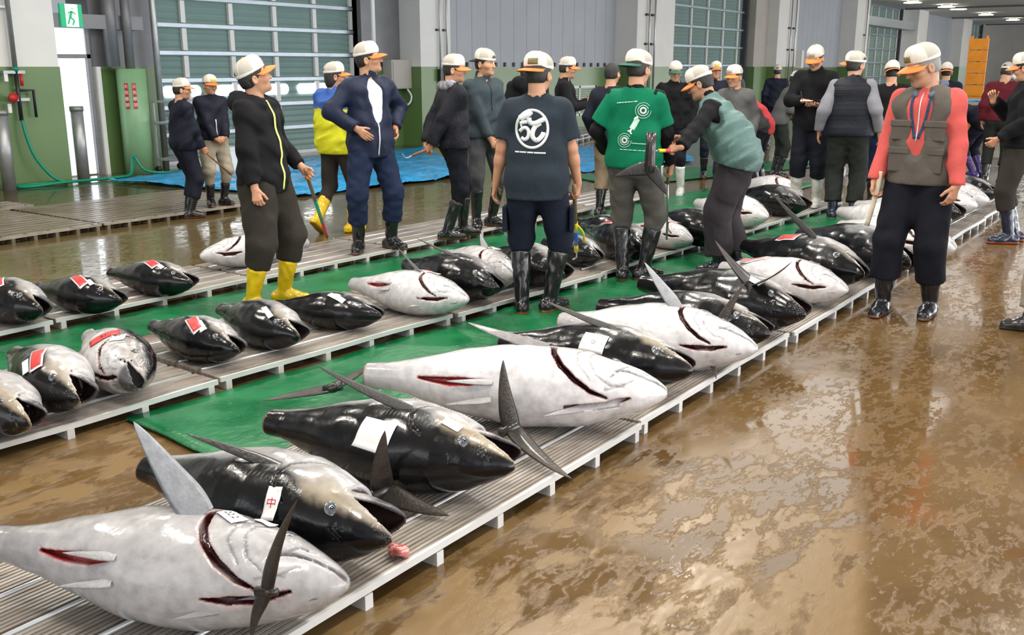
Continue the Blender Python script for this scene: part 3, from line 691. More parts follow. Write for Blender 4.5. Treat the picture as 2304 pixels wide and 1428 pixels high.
def polyd(P, W, X, Y):
    """distance to a polyline minus its local half width"""
    best = np.full(np.broadcast(X, Y).shape, 9.0)
    for i in range(len(P) - 1):
        a, b = np.array(P[i]), np.array(P[i + 1]); ab = b - a; L2 = ab @ ab
        t = np.clip(((X - a[0]) * ab[0] + (Y - a[1]) * ab[1]) / L2, 0, 1)
        d = np.hypot(X - a[0] - t * ab[0], Y - a[1] - t * ab[1]) - (W[i] + (W[i + 1] - W[i]) * t); best = np.minimum(best, d)
    return best
# grooves drawn on the upper flank: (distance from snout, distance along the skin), half widths, depth, tint
GILL = ([(.300, .095), (.345, .070), (.365, .025), (.357, -.025), (.330, -.070), (.285, -.110), (.235, -.135), (.185, -.140)], [.003, .006, .009, .009, .009, .009, .007, .003], .030, 'gill')
GILLTHIN = (GILL[0], [.002, .003, .004, .004, .003, .003, .002, .002], .010, 'line')
BELLY = ([(.56, -.135), (.62, -.128), (.68, -.115), (.74, -.096), (.80, -.075)], [.002, .012, .014, .009, .003], .028, 'flesh')
THROAT = ([(.31, -.205), (.25, -.195), (.18, -.165), (.11, -.110)], [.002, .010, .010, .002], .026, 'gill')
JAW = ([(.165, -.040), (.125, -.022), (.06, -.012), (.0, -.004)], [.003, .004, .004, .005], .014, 'line')
MAXI = ([(.175, -.066), (.150, -.034), (.122, .006), (.06, .010)], [.002, .0025, .0025, .001], .005, 'line')
PREOP = ([(.205, .060), (.240, .025), (.246, -.025), (.222, -.075), (.175, -.095), (.13, -.085)], [.001, .002, .002, .002, .002, .001], .004, 'line')
OPL = ([(.25, .06), (.285, .015), (.28, -.05), (.235, -.10)], [.001, .0018, .002, .001], .004, 'line')
CHEEK = ([(.10, -.045), (.14, -.085), (.19, -.115)], [.001, .0018, .001], .004, 'line')

def tuna_mesh(L, sg, h, mouth=0.0, grooves=(), dark=0.28, tone=1.0, tan=0.0, fat=1.0, seed=0, cutred=0.6):
    """body lying along +x from tail (0) to snout (L), dorsal side towards sg*y, flank up"""
    hm = .205 * L * fat; tm = .165 * L * (1 + max(0, fat - 1))
    drop = mouth and math.sin(math.radians(mouth)) * .17 * L
    lo = np.array([-.01 * L, -hm - drop, -tm]); hi = np.array([1.02 * L, hm + drop, tm])
    n = np.ceil((hi - lo) / h).astype(int) + 3; lo = lo - h
    ax = [lo[i] + h * np.arange(n[i]) for i in range(3)]
    X2, Y2 = np.meshgrid(ax[0], ax[1], indexing='ij'); S = 1 - X2 / L; Vv = sg * Y2 / L; Z = ax[2] / L
    def bd(S, Vv, Z):
        Sc = np.clip(S, 0, 1); hd, hv, t = fishprof(Sc, fat); hh = np.where(Vv > 0, hd, hv)
        q = np.sqrt((Vv / hh) ** 2 + (Z / t) ** 2); d = (q - 1) * np.minimum(hh, t) * 0.92
        nose = np.maximum(-S, 0); return np.maximum(np.where(S < 0, np.hypot(np.maximum(d, 0), nose) + np.where(d < 0, 0.0, 0), d), S - 1)
    B = bd(S[:, :, None], Vv[:, :, None], Z[None, None, :]).astype(np.float32)
    sh_ = max(.011, 1.7 * h / L); f = B.copy(); SC, VC = .142, -.016
    if mouth:
        al = math.radians(mouth); ca, sa = math.cos(al), math.sin(al)
        dx, dv = SC - S, Vv - VC            # dx towards the snout; the jaw swings towards -v
        rx, rv = dx * ca - dv * sa, dx * sa + dv * ca
        S1, V1 = SC - rx, VC + rv
        line0 = VC * np.clip(S / SC, 0, 1); line1 = VC * np.clip(S1 / SC, 0, 1)
        upper = np.maximum(B, np.where(S < SC + .02, (line0 - Vv), -1)[:, :, None])
        B1 = bd(S1[:, :, None], V1[:, :, None], Z[None, None, :])
        low = np.maximum(np.maximum(B1, (V1 - line1)[:, :, None]), (-rx - .05)[:, :, None])
        f = np.minimum(upper, low)
        cav1 = np.maximum(B + sh_, np.maximum(line0 - .02 - Vv, S - SC - .07)[:, :, None]); cav2 = np.maximum(B1 + sh_, np.maximum(V1 - line1 - .02, -rx - .02)[:, :, None]); cav = np.minimum(cav1, cav2)
        f = np.maximum(f, -cav)
    I = np.nonzero((np.abs(B) < .045) & (Z[None, None, :] > -.01)); sI, vI, zI, bI = S[I[0], I[1]], Vv[I[0], I[1]], Z[I[2]], B[I]
    aI = skin_coords(sI, vI, zI, fat); fI = f[I]
    for P, W, dep, tint in grooves: fI = np.maximum(fI, -np.maximum(polyd(P, W, sI, aI), -(bI + dep)))
    f[I] = fI
    # slight hollows and swellings of a soft body, a little flattened where it lies
    f = f + (.0022 * np.sin(S * 31 + seed) * np.sin(Vv * 40 + seed * 2))[:, :, None]
    f = np.maximum(f, (-(Z + .132))[None, None, :])
    f = (f * L).astype(np.float32)
    f[0], f[-1] = 1, 1; f[:, 0], f[:, -1] = 1, 1; f[:, :, 0], f[:, :, -1] = 1, 1
    V, Q = surfnet(f, lo, h)
    # ---- skin colours
    s = 1 - V[:, 0] / L; v = sg * V[:, 1] / L; z = V[:, 2] / L
    b = bd(s, v, z); hd, hv, t = fishprof(np.clip(s, 0, 1), fat); r = np.where(v > 0, v / hd, v / hv)
    n1 = vnoise(V / L, 22, seed, 3); n2 = vnoise(V / L * [1, 1, 1], 75, seed + 5, 2); n3 = vnoise(V / L * np.array([.35, 1, 1]), 60, seed + 9, 2)
    col = np.tile(np.array([0.60, 0.585, 0.60]) * tone, (len(V), 1))
    col *= (1 + .09 * n1 + .06 * n3)[:, None]
    col = mixc(col, np.array([0.33, 0.31, 0.30]) * tone, sstep(.15, .9, n2) * .35 * sstep(.36, .2, s))
    col = mixc(col, np.array([0.20, 0.19, 0.20]), sstep(.70, 1.0, s + .05 * n1) * .6)
    head = sstep(.33, .22, s)
    dk = dark + (.10 + .26 * min(tan, 1)) * head + .05 * n1
    g1 = sstep(dk - .30, dk + .02, r); col = mixc(col, np.array([0.25, 0.235, 0.235]) * tone, sstep(-.25, .45, r + .25 * n1) * .6); col = mixc(col, [0.17, 0.165, 0.17], g1 * .85)
    if tan > 0: col = mixc(col, [0.36, 0.29, 0.19], tan * head * sstep(-.5, .1, r) * sstep(.75, .45, r) * (.7 + .3 * n1))
    g2_ = sstep(dk - .06, dk + .12 + .1 * head, r + .05 * n2); col = mixc(col, [0.005, 0.0052, 0.0065], g2_)
    # chain of paler scale rows along the shoulder of the dark back
    sc_ = sstep(.5, .9, np.sin(s * 420 + 6 * v) * .5 + .5) * np.exp(-((r - dk - .30 - .05 * n1) / .05) ** 2) * sstep(.25, .33, s) * sstep(.56, .45, s)
    col = mixc(col, [0.22, 0.22, 0.20], np.clip(sc_, 0, 1) * .55)
    # blood specks
    col = mixc(col, [0.32, 0.05, 0.05], sstep(.78, .95, n2) * sstep(.3, .8, n1) * .6 * cutred)
    inside = sstep(-.004, -.010, b)
    dep = skin_coords(s, v, z, fat)
    for P, W, dp, tint in grooves:
        g = polyd(P, W, s, dep); m_ = (z > -.01) * sstep(.003, .0, g)
        c = {'gill': (0.055, 0.008, 0.01), 'flesh': (0.33, 0.035, 0.04), 'line': (0.05, 0.045, 0.05)}[tint]
        rim = (z > -.01) * sstep(.010, .003, g) * (tint != 'line'); col = mixc(col, [0.62, 0.42, 0.40], rim * .45)
        col = mixc(col, c, m_ * (0.45 if tint == 'line' else 1.0))
    if mouth:
        zone = (s < SC + .06)
        bj = bd(SC - ((SC - s) * ca - (v - VC) * sa), VC + ((SC - s) * sa + (v - VC) * ca), z)
        jaw = zone * (v - VC < -(SC - s) * math.tan(al) * .45) * (s < SC); own = np.where(jaw > 0, bj, b)
        ins = zone * sstep(-.62 * sh_, -.92 * sh_, own); lip = zone * sstep(-.36 * sh_, -.52 * sh_, own) * (s < SC)
        col = mixc(col, [0.26, 0.25, 0.25], lip * .7)
        col = mixc(col, [0.035, 0.018, 0.02], ins)
        jr = sstep(-.3, .3, r * 0 + n1 * .2); col = mixc(col, [0.022, 0.022, 0.028], jaw * sstep(.02, .06, SC - s) * .85 * (1 - ins))
    tailcut = sstep(.992, .998, s) * (b > -.9); col = mixc(col, [0.26, 0.10, 0.10], tailcut * .8)
    return V, Q, np.clip(col, 0, 1)

def blade(base, D, N, ln, wd, bend=(0, 0, 0), n=26, tip=0.05, thick=0.006, root=0.7, fwd=None):
    """a sickle shaped fin: centre line from base along D with a bend, flat across D x N"""
    base, D, N, bend = (np.array(q, float) for q in (base, D, N, bend)); D /= np.linalg.norm(D); W = np.cross(N, D); W /= np.linalg.norm(W); N = np.cross(D, W)
    V = []; T = []; m = 8
    for i in range(n + 1):
        t = i / n; c = base + D * ln * t + bend * t * t
        w_ = wd * (root + (1 - root) * math.sin(PI * min(1, t * 3.2) / 2)) * ((1 - t) ** 0.75 * (1 - tip) + tip * (1 - t ** 8)) * 0.5
        for k in range(m):
            a = 2 * PI * k / m; V.append(c + W * (w_ * math.cos(a)) + N * (thick * 0.5 * math.sin(a) * (1 - .8 * t))); T.append((t, math.cos(a)))
    Q = [(i * m + k, i * m + (k + 1) % m, (i + 1) * m + (k + 1) % m, (i + 1) * m + k) for i in range(n) for k in range(m)]
    Q.append((n * m, n * m + 1, n * m + 2, n * m + 3)); Q.append((n * m, n * m + 3, n * m + 4, n * m + 7)); Q.append((n * m + 4, n * m + 5, n * m + 6, n * m + 7))
    return np.array(V), np.array(Q), np.array(T)
def fin_obj(name, args, kw, parent, c0, c1, seed=0):
    V, Q, T = blade(*args, **kw); nz = vnoise(V, 90, seed, 2)
    st = .5 + .5 * np.sin(T[:, 1] * 14)
    c = mixc(np.tile(np.array(c0), (len(V), 1)), c1, np.clip(T[:, 0] * .8 + .25 * nz * 1 + .12 * st, 0, 1))
    return mk(name, V, Q, 'tuna_fin', parent, col=np.clip(c, 0, 1))

FISH = {}
def eye_parts(L, sg, parent, s=.158, v=.024, fat=1.0, k=1.0):
    hd, hv, t = fishprof(np.array([s]), fat); vv = v; z = float(t[0] * math.sqrt(max(0, 1 - (vv / hd[0]) ** 2))) * L * .985
    p = Vector(((1 - s) * L, sg * vv * L, z)); nrm = Vector((0.35, sg * (vv / hd[0] ** 2) * 0.045, 1.0 / (t[0]) * .055)).normalized(); R = nrm.to_track_quat('Z', 'Y').to_matrix()
    def disc(name, r, hgt, m, par, dz):
        V = []; Fq = []; ng = 28; rr = [(1.0, -.6), (1.0, 0), (.93, .5), (.75, .85), (.4, 1.0), (.0001, 1.02)]
        for a, hh in rr:
            for i in range(ng):
                an = 2 * PI * i / ng; V.append(tuple(p + R @ Vector((math.cos(an) * r * a, math.sin(an) * r * a, hgt * hh + dz))))
        for j in range(len(rr) - 1):
            for i in range(ng): i2 = (i + 1) % ng; Fq.append([j * ng + i, j * ng + i2, (j + 1) * ng + i2, (j + 1) * ng + i])
        return mk(name, V, Fq, m, par)
    e = disc('eye', .0225 * L * k, .0032 * L, 'tuna_eye_ring', parent, -.001)
    disc('iris', .0185 * L * k, .0044 * L, 'tuna_eye_white', e, 0.0); disc('pupil', .0095 * L * k, .0050 * L, 'tuna_pupil', e, 0.0)

def tuna(key, tail, snout, side, label, group, lift=0, h=.009, mouth=0, dark=.30, tone=1.0, tan=0, fat=1.0, grooves=None, pec=None, peccol=None, eye=True, pelvic=False, deck=None, pitch=0, cutred=.6, L=None, mesh_from=None, extra_h=.1):
    """tail and snout are floor plan points (x, y); side 'belly' = belly to the aisle, 'back' = dark back to the aisle"""
    deck = PD + .001 if deck is None else deck; sg = 1 if side == 'belly' else -1
    tail, snout = np.array(tail), np.array(snout); d = snout - tail; L = L or float(np.linalg.norm(d)); ang = math.atan2(d[1], d[0])
    root = empty('tuna', (0, 0, 0), 0, label, 'fish', group)
    gr = grooves if grooves is not None else ((GILL, BELLY, THROAT, JAW, MAXI, PREOP, OPL, CHEEK) if side == 'belly' else ((GILLTHIN,) if h < .007 else ()))
    seed = sum(ord(q) for q in key)
    if mesh_from:
        src = FISH[mesh_from]; V, Q, bodyme, k = src['V'] * (L / src['L']), src['Q'], src['me'], L / src['L']
        o = bpy.data.objects.new('body', bodyme); C.objects.link(o); o.parent = root; o.scale = (k, k, k)
        for ch in src['root'].children:
            if ch.name.split('.')[0] != 'body':
                c = copy_tree(ch, root); c.scale = (k, k, k)
    else:
        V, Q, col = tuna_mesh(L, sg, h, mouth, gr, dark, tone, tan, fat, seed, cutred)
        o = mk('body', V, Q, 'tuna_skin', root, col=col)
        if eye: eye_parts(L, sg, o if False else root, fat=fat, v=.046 if side == 'belly' else .048)
        if pec:
            t_ = float(fishprof(np.array([.385]), fat)[2][0]); vq = .015 if side == 'belly' else -.005
            base = ((1 - .385) * L, sg * vq * L, t_ * L * .96)
            c0, c1 = peccol or (((.20, .20, .21), (.33, .34, .36)) if side == 'belly' else ((.02, .02, .022), (.05, .045, .04)))
            D, N, ln, wd, bend = pec; D = (D[0], sg * D[1], D[2]); N = (N[0], sg * N[1], N[2]); bend = (bend[0] * L, sg * bend[1] * L, bend[2] * L)
            fin_obj('pectoral_fin', (base, D, N, ln * L, wd * L, bend), {}, root, c0, c1, seed)
        if side == 'belly':
            hv3 = float(fishprof(np.array([.34]), fat)[1][0]); b0 = np.array([(1 - .06) * L, -sg * .058 * L * fat, .012 * L]); b1 = np.array([(1 - .37) * L, -sg * (hv3 + .012) * L, -.02 * L])
            fin_obj('throat_flap', (tuple(b0), tuple(b1 - b0), (0, -sg * .75, .65), float(np.linalg.norm(b1 - b0)), .052 * L, (0, -sg * .012 * L, 0)), dict(thick=.010, root=.9, tip=.12), root, tuple(np.array((.50, .48, .49)) * min(1.1, tone)), tuple(np.array((.38, .36, .37)) * min(1.1, tone)), seed)
        if pelvic:
            for q, (s_, v_) in enumerate(((.54, -.120), (.54, -.152))):
                tt = float(fishprof(np.array([s_]), fat)[2][0]); hv = float(fishprof(np.array([s_]), fat)[1][0]); zz_ = tt * math.sqrt(max(.02, 1 - (v_ / hv) ** 2))
                fin_obj('pelvic_fin', (((1 - s_) * L, sg * v_ * L, zz_ * L), (-1, sg * (.0 if q == 0 else -.05), -.04 if q == 0 else -.16), (0, -sg * .45, 1), .15 * L, .035 * L), dict(thick=.008), root, (.45, .44, .45), (.25, .25, .26), seed)
    R = Matrix.Rotation(ang, 3, 'Z') @ Matrix.Rotation(math.radians(pitch), 3, 'Y') @ Matrix.Rotation(math.radians(lift) * sg, 3, 'X')
    Rn = np.array(R); W = V @ Rn.T; zmin = float(W[:, 2].min())
    o_ = np.array([tail[0], tail[1], deck - zmin])
    base_off = Vector((0, 0, 0))
    root.matrix_world = Matrix.Translation(Vector(o_)) @ R.to_4x4()
    FISH[key] = dict(root=root, V=V, Q=Q, L=L, sg=sg, M=root.matrix_world.copy(), me=o.data, Rn=Rn, o=o_)
    return root
def fitted(px_t, px_s, thick=.132, deck=None):
    """floor plan points of a fish from where its tail and snout sit, at the height of its middle line"""
    L = 1.0; dk = deck or PD
    for i in range(12):
        z = dk + thick * L; a = at(*px_t, z); b = at(*px_s, z); L = float(np.linalg.norm(b - a))
    return a[:2], b[:2]

# ---- paper and card tags lying on the fish
mat('paper', (0.86, 0.86, 0.87), 0.55, bump=0.05, bscale=30); mat('red_card', (0.62, 0.035, 0.035), 0.35, coat=0.3); mat('pink_card', (0.80, 0.28, 0.28), 0.3, coat=0.4)
mat('clear_film', (0.75, 0.72, 0.74), 0.12, coat=0.5); mat('ink_red', (0.6, 0.03, 0.05), 0.5); mat('ink_black', (0.01, 0.01, 0.01), 0.5); mat('ink_grey', (0.35, 0.36, 0.38), 0.6)
def drape(key):
    f = FISH[key]
    if 'bvh' not in f: f['bvh'] = bvh_of(f['V'] @ f['Rn'].T + f['o'], f['Q'])
    return f['bvh']
def fish_tag(key, s, v, wd, ht, ang, label, m='paper', group=None, writing=None, film=False, lean=0.35, name='paper_tag', curl=0.0, ink=None, tsize=None):
    """a small card lying on the skin at (distance from snout, height) turned by ang degrees; drawn as a thin sheet following the body"""
    f = FISH[key]; L, sg = f['L'], f['sg']; bv = drape(key)
    c = f['Rn'] @ np.array([(1 - s) * L, sg * v * L, 0.0]) + f['o']
    dirn = f['Rn'] @ np.array([0, sg * lean, 1.0]); dirn /= np.linalg.norm(dirn)
    ax = f['Rn'] @ np.array([math.cos(math.radians(ang)), math.sin(math.radians(ang)), 0]); ax -= dirn * (ax @ dirn); ax /= np.linalg.norm(ax); ay = np.cross(dirn, ax)
    def proj(u, w_, off):
        p = c + ax * u + ay * w_; o = Vector(p + dirn * 1.2); hit = bv.ray_cast(o, Vector(-dirn))
        return None if hit[0] is None else np.array(hit[0]) + dirn * off
    def patch(W, H, off, n=8):
        V = []; hs = []
        for j in range(n + 1):
            for i in range(n + 1):
                q = proj((i / n - .5) * W, (j / n - .5) * H, off); V.append(q)
        mid = proj(0, 0, off); mid = c if mid is None else mid
        for k in range(len(V)):
            i, j = k % (n + 1), k // (n + 1); flat = mid + ax * ((i / n - .5) * W) + ay * ((j / n - .5) * H)
            hgt = -9 if V[k] is None else float((V[k] - flat) @ dirn); V[k] = flat + dirn * np.clip(hgt, -.10 * W, .02) + dirn * curl * ((i / n) ** 2) * W
        q = [(j * (n + 1) + i, j * (n + 1) + i + 1, (j + 1) * (n + 1) + i + 1, (j + 1) * (n + 1) + i) for j in range(n) for i in range(n)]
        return np.array(V), np.array(q)
    def solid(nm, W, H, off, mm, parent=None):
        V, q = patch(W, H, off); o = mk(nm, V, q, mm, parent); s_ = o.modifiers.new('thickness', 'SOLIDIFY'); s_.thickness = .0012; s_.offset = 1; return o
    if film:
        o = solid(name, wd * 1.22, ht * 1.35, .004, 'clear_film'); solid('card', wd, ht, .0062, m, o); top = .0082
    else: o = solid(name, wd, ht, .004, m); top = .0066
    tag(o, label, 'tag', group)
    if writing:
        tm = text_mesh(writing, tsize or ht * .62, ink or 'ink_black', Vector((0, 0, 0)), Matrix.Identity(3), None, 'lettering', 0.0)
        V, q = patch(wd, ht, top); n = 8; V = V.reshape(n + 1, n + 1, 3)
        for vt in tm.data.vertices:
            u = np.clip((vt.co.x / wd + .5) * n, 0, n - .001); w_ = np.clip((vt.co.y / ht + .5) * n, 0, n - .001); i, j = int(u), int(w_); a, b = u - i, w_ - j
            p = V[j, i] * (1 - a) * (1 - b) + V[j, i + 1] * a * (1 - b) + V[j + 1, i] * (1 - a) * b + V[j + 1, i + 1] * a * b
            vt.co = Vector(p)
        tm.parent = o
    return o

# ---- cut tail fins set among the fish
def tail_fin(label, hub, tips, stub_dir, stub_len=.10, wd=.07, N=None, col=((.016, .013, .012), (.060, .045, .034)), stub_r=.022, group='cut tail fins'):
    """hub and tips are world points; each lobe sweeps from the hub to a tip, the cut stalk points along stub_dir"""
    hub = Vector(hub); root = empty('tail_fin', hub, 0, label, 'fish tail', group); sd = Vector(stub_dir).normalized()
    for k, t in enumerate(tips):
        D = Vector(t) - hub; ln = D.length; nn = Vector(N) if N else D.cross(sd); back = sd * (-.16 * ln)
        Dn = (D - (-sd) * 0).normalized(); b0 = D - back
        fin_obj('lobe', ((0, 0, 0), tuple(b0), tuple(nn), b0.length, wd * (1 if k == 0 else .95), tuple(back)), dict(thick=.014, root=.75), root, *col, seed=k)
    MB().tube([tuple(-sd * .03), tuple(sd * .02), tuple(sd * stub_len * .6), tuple(sd * stub_len)], [stub_r * .9, stub_r * 1.15, stub_r, stub_r * 1.1], 14).build('stalk', mat('stalk_skin', (col[0][0] * 1.2, col[0][1] * 1.2, col[0][2] * 1.2), .3, coat=.4, var=.3, vscale=30) if 'stalk_skin' not in MATS else 'stalk_skin', root, True)
    return root

G1_, G2_, G3_ = 'tuna of the front row', 'tuna of the second row', 'tuna of the third row'
UPFIN = lambda b, u, lat: (b, lat, u)
# ---- front row
t_, s_ = fitted((-15, 1225), (785, 1318))
tuna('F1', t_, s_, 'belly', 'silver-grey tuna closest to the camera with its belly slit open and gill gaping', G1_, lift=5, h=.0055, tone=.72, dark=.48, fat=.90, pelvic=True,
     pec=((-.72, .30, .62), (.5, -.8, .4), .28, .105, (-.02, .02, .02)), peccol=((.26, .27, .29), (.36, .38, .42)), cutred=.3)
t_, s_ = fitted((335, 1062), (885, 1222))
tuna('F2', t_, s_, 'back', 'black-backed tuna second from the camera with torn open mouth', G1_, lift=-14, h=.0055, mouth=34, dark=0, tone=.62, tan=.9, pec=((-1, .0, .13), (0, .5, 1), .34, .045, (0, .03, .02)))
t_, s_ = fitted((612, 955), (1160, 1055))
tuna('F3', t_, s_, 'back', 'big black tuna with large blank paper on its shoulder', G1_, lift=-10, h=.0055, mouth=34, dark=-0.1, tone=.66, tan=.95, pec=((-1, .05, .28), (0, .5, 1), .36, .05, (0, .02, .05)))
t_, s_ = fitted((825, 845), (1500, 885))
tuna('F4', t_, s_, 'belly', 'large white-flanked tuna with blood specks, lying behind the big black one', G1_, lift=9, h=.0065, tone=1.15, dark=.60, fat=.79, pelvic=True, cutred=1.0,
     pec=((-1, .28, .10), (0, -.4, 1), .30, .06, (.0, .03, .0)), peccol=((.16, .15, .16), (.30, .28, .28)))
t_, s_ = fitted((1130, 770), (1560, 838))
tuna('F5', t_, s_, 'back', 'black tuna with a blank paper on its back behind the large white-flanked tuna', G1_, lift=-8, h=.008, mouth=30, dark=-0.12, tone=.66, tan=.7, pec=((-1, .05, .22), (0, .5, 1), .36, .05, (0, .02, .04)))
t_, s_ = fitted((1262, 728), (1703, 790))
tuna('F6', t_, s_, 'belly', 'pale tuna with a raised grey fin and a cut tail standing before its gills', G1_, lift=9, h=.007, tone=1.08, dark=.62, pelvic=False, grooves=(GILL, THROAT, JAW, MAXI, PREOP, OPL),
     pec=((-.72, .30, .62), (.5, -.8, .4), .25, .075, (-.02, .02, .02)), peccol=((.26, .27, .29), (.42, .44, .47)))
t_, s_ = fitted((1350, 692), (1735, 755))
tuna('F7', t_, s_, 'back', 'black tuna with narrow slip on its shoulder behind the raised-fin tuna', G1_, lift=-8, h=.009, mouth=32, dark=-0.16, tone=.6, tan=.4)
t_, s_ = fitted((1445, 640), (1815, 712))
tuna('F8', t_, s_, 'back', 'large black tuna with a wide open mouth and white tags behind its head', G1_, lift=-8, h=.009, mouth=36, dark=-0.2, tone=.6, tan=.35)
t_, s_ = fitted((1622, 606), (1908, 657))
tuna('F9', t_, s_, 'belly', 'silver tuna with a pink card near its tail, beside the vest man', G1_, lift=8, h=.009, tone=1.0, dark=.60, grooves=(GILL, THROAT, JAW, MAXI, PREOP, OPL))
t_, s_ = fitted((1678, 556), (1946, 621))
tuna('F10', t_, s_, 'back', 'black tuna with a red card on its back, left of the vest man\'s legs', G1_, lift=-8, h=.010, mouth=14, dark=-0.12, tone=.7, tan=.4, pec=((-.8, .15, .62), (.4, .8, .3), .36, .05, (0, .02, .04)))
t_, s_ = fitted((1800, 532), (2052, 596))
tuna('F11', t_, s_, 'back', 'black tuna partly hidden behind the vest man\'s legs', G1_, lift=-8, h=.011, mouth=20, dark=-0.1, tone=.6, tan=.3)
t_, s_ = fitted((1890, 512), (2150, 562))
tuna('F12', t_, s_, 'belly', 'white-flanked tuna with a red card, its snout showing past the vest man\'s legs', G1_, lift=8, h=.011, tone=1.05, dark=.62, grooves=(GILL, THROAT, JAW))
for k, (x, lab) in enumerate(((9.2, 'silver tuna just right of the vest man\'s thigh'), (9.75, 'silver tuna of the front row farther on, second past the vest man'), (10.9, 'silver tuna of the front row at the right, third past the vest man'), (11.5, 'silver tuna of the front row behind the dark trousers at right'))):
    y = yrow(1, x)
    tuna('FF%d' % k, (x + .45, y + 1.02), (x - .12, y + .02), 'belly', lab, G1_, lift=(-4, 4, -8, 0)[k], mesh_from='F9')
for k, x in enumerate((10.32, 12.1)):
    y = yrow(1, x)
    tuna('FB%d' % k, (x + .45, y + 1.0), (x - .1, y + .05), 'back', ('black tuna between the silver ones right of the vest man', 'farthest black tuna of the front row at the right')[k], G1_, lift=-8, mesh_from='F8')
# ---- second row
for key, pt, ps, sd, lab, kw in (
    ('G0', (-110, 860), (72, 955), 'back', 'tan-headed tuna cut off by the left edge of the picture', dict(lift=-12, mouth=34, dark=0, tan=.9, tone=.7)),
    ('G1', (36, 802), (183, 902), 'back', 'black tuna with silver cheek and gaping mouth beside the plump silver one', dict(lift=-12, mouth=36, dark=0, tan=.8, tone=.8)),
    ('G2', (202, 766), (324, 864), 'belly', 'plump silver tuna facing the camera with a red card and white slip', dict(lift=18, mouth=18, tone=.85, dark=.5, tan=.3)),
    ('G3', (345, 738), (540, 792), 'back', 'black tuna right of the plump silver one, on the second row', dict(lift=-12, mouth=26, dark=-0.15, tan=.45, tone=.6)),
    ('G4', (500, 700), (676, 762), 'back', 'black tuna with a red mouth in front of the yellow boots', dict(lift=-12, mouth=36, dark=-0.15, tan=.5, tone=.6)),
    ('G5', (622, 690), (860, 714), 'back', 'glossy black tuna right of the yellow boots', dict(lift=-12, mouth=22, dark=-0.3, tan=.3, tone=.5)),
    ('G6', (792, 642), (1055, 678), 'belly', 'silver tuna with its belly slit open and a red numbered card', dict(lift=9, tone=1.0, dark=.55, pelvic=True, pec=((-.85, .28, .42), (.3, 1.0, .3), .25, .06, (-.02, .02, .02)))),
    ('G7', (915, 600), (1125, 652), 'back', 'glossy black tuna between the two silver ones of the second row', dict(lift=-12, mouth=16, dark=-0.3, tone=.5, pec=((-1, .05, .18), (0, .5, 1), .40, .03, (0, .02, .03)))),
    ('G8', (1002, 577), (1160, 627), 'belly', 'silver tuna with a white slip left of the dark tee shirt man\'s boots', dict(lift=9, tone=.8, dark=.5, pec=((-1, .35, .22), (0, -.4, 1), .26, .06, (.0, .03, .0)))),
    ('G9', (1105, 572), (1272, 622), 'back', 'black tuna with an open silver mouth behind the dark tee shirt man\'s boots', dict(lift=-12, mouth=38, dark=-0.05, tone=.7, tan=.3)),
    ('G10', (1225, 548), (1352, 582), 'back', 'black tuna with a red card right of the hook pole', dict(lift=-12, mouth=18, dark=-0.1, tone=.7))):
    t_, s_ = fitted(pt, ps); kw.setdefault('h', .009)
    tuna(key, t_, s_, sd, lab, G2_, **kw)
for key, src, pt, ps, sd, lab, li in (
    ('G11', 'G5', (1330, 520), (1455, 566), 'back', 'black tuna with a red card behind the boots of the man in green', -8),
    ('G11b', 'G9', (1300, 502), (1420, 530), 'back', 'dark tuna behind the two red cards left of the man in green', -8),
    ('G12', 'G8', (1425, 512), (1558, 542), 'belly', 'silver tuna with a pink card under the thin rod', -2),
    ('G13', 'F11', 66, (1652, 534), 'back', 'very large dark tuna with a pale top edge, behind the bending man', -8),
    ('G14', 'F9', 62, (1728, 492), 'belly', 'silver tuna head showing right of the bending man\'s trousers', 4),
    ('G15', 'F8', 62, (1815, 468), 'back', 'blue-black tuna left of the white boots', -8),
    ('G16', 'F12', 62, (1806, 440), 'belly', 'silver tuna with a pink card behind the blue-black one', 0)):
    if isinstance(pt, int):
        s_ = at(*ps, .2)[:2]; t_ = s_ + 1.08 * np.array([math.cos(math.radians(pt)), math.sin(math.radians(pt))])
    else: t_, s_ = fitted(pt, ps)
    tuna(key, t_, s_, sd, lab, G2_, lift=li, mesh_from=src)
# ---- third row
for key, src, pt, ps, sd, lab, li in (
    ('H0', 'G3', (-70, 655), (98, 700), 'back', 'black tuna cut off at the left edge of the third row', -8),
    ('H1', 'G3', (85, 650), (276, 678), 'back', 'black tuna with a red card, second from the left in the third row', -8),
    ('H2', 'G4', (250, 615), (436, 640), 'back', 'black tuna with open mouth and raised red card, third in the third row', -8)):
    t_, s_ = fitted(pt, ps); tuna(key, t_, s_, sd, lab, G3_, lift=li, mesh_from=src)
tuna('H3', (5.62, 5.86), (4.74, 6.12), 'back', 'silver tuna pointing left, behind the yellow-booted man\'s legs', G3_, lift=-4, h=.008, dark=.62, tone=1.0, fat=.85, grooves=(GILL, THROAT, JAW, MAXI, PREOP, OPL))
for k, (x, lab) in enumerate(((12.1, 'pale tuna far off, between the puffy vest man and the vest man'), )):
    tuna('I%d' % k, (14.7, 4.4), (14.0, 3.9), 'belly', lab, 'tuna far down the rows', lift=4, deck=.01, mesh_from='F12')
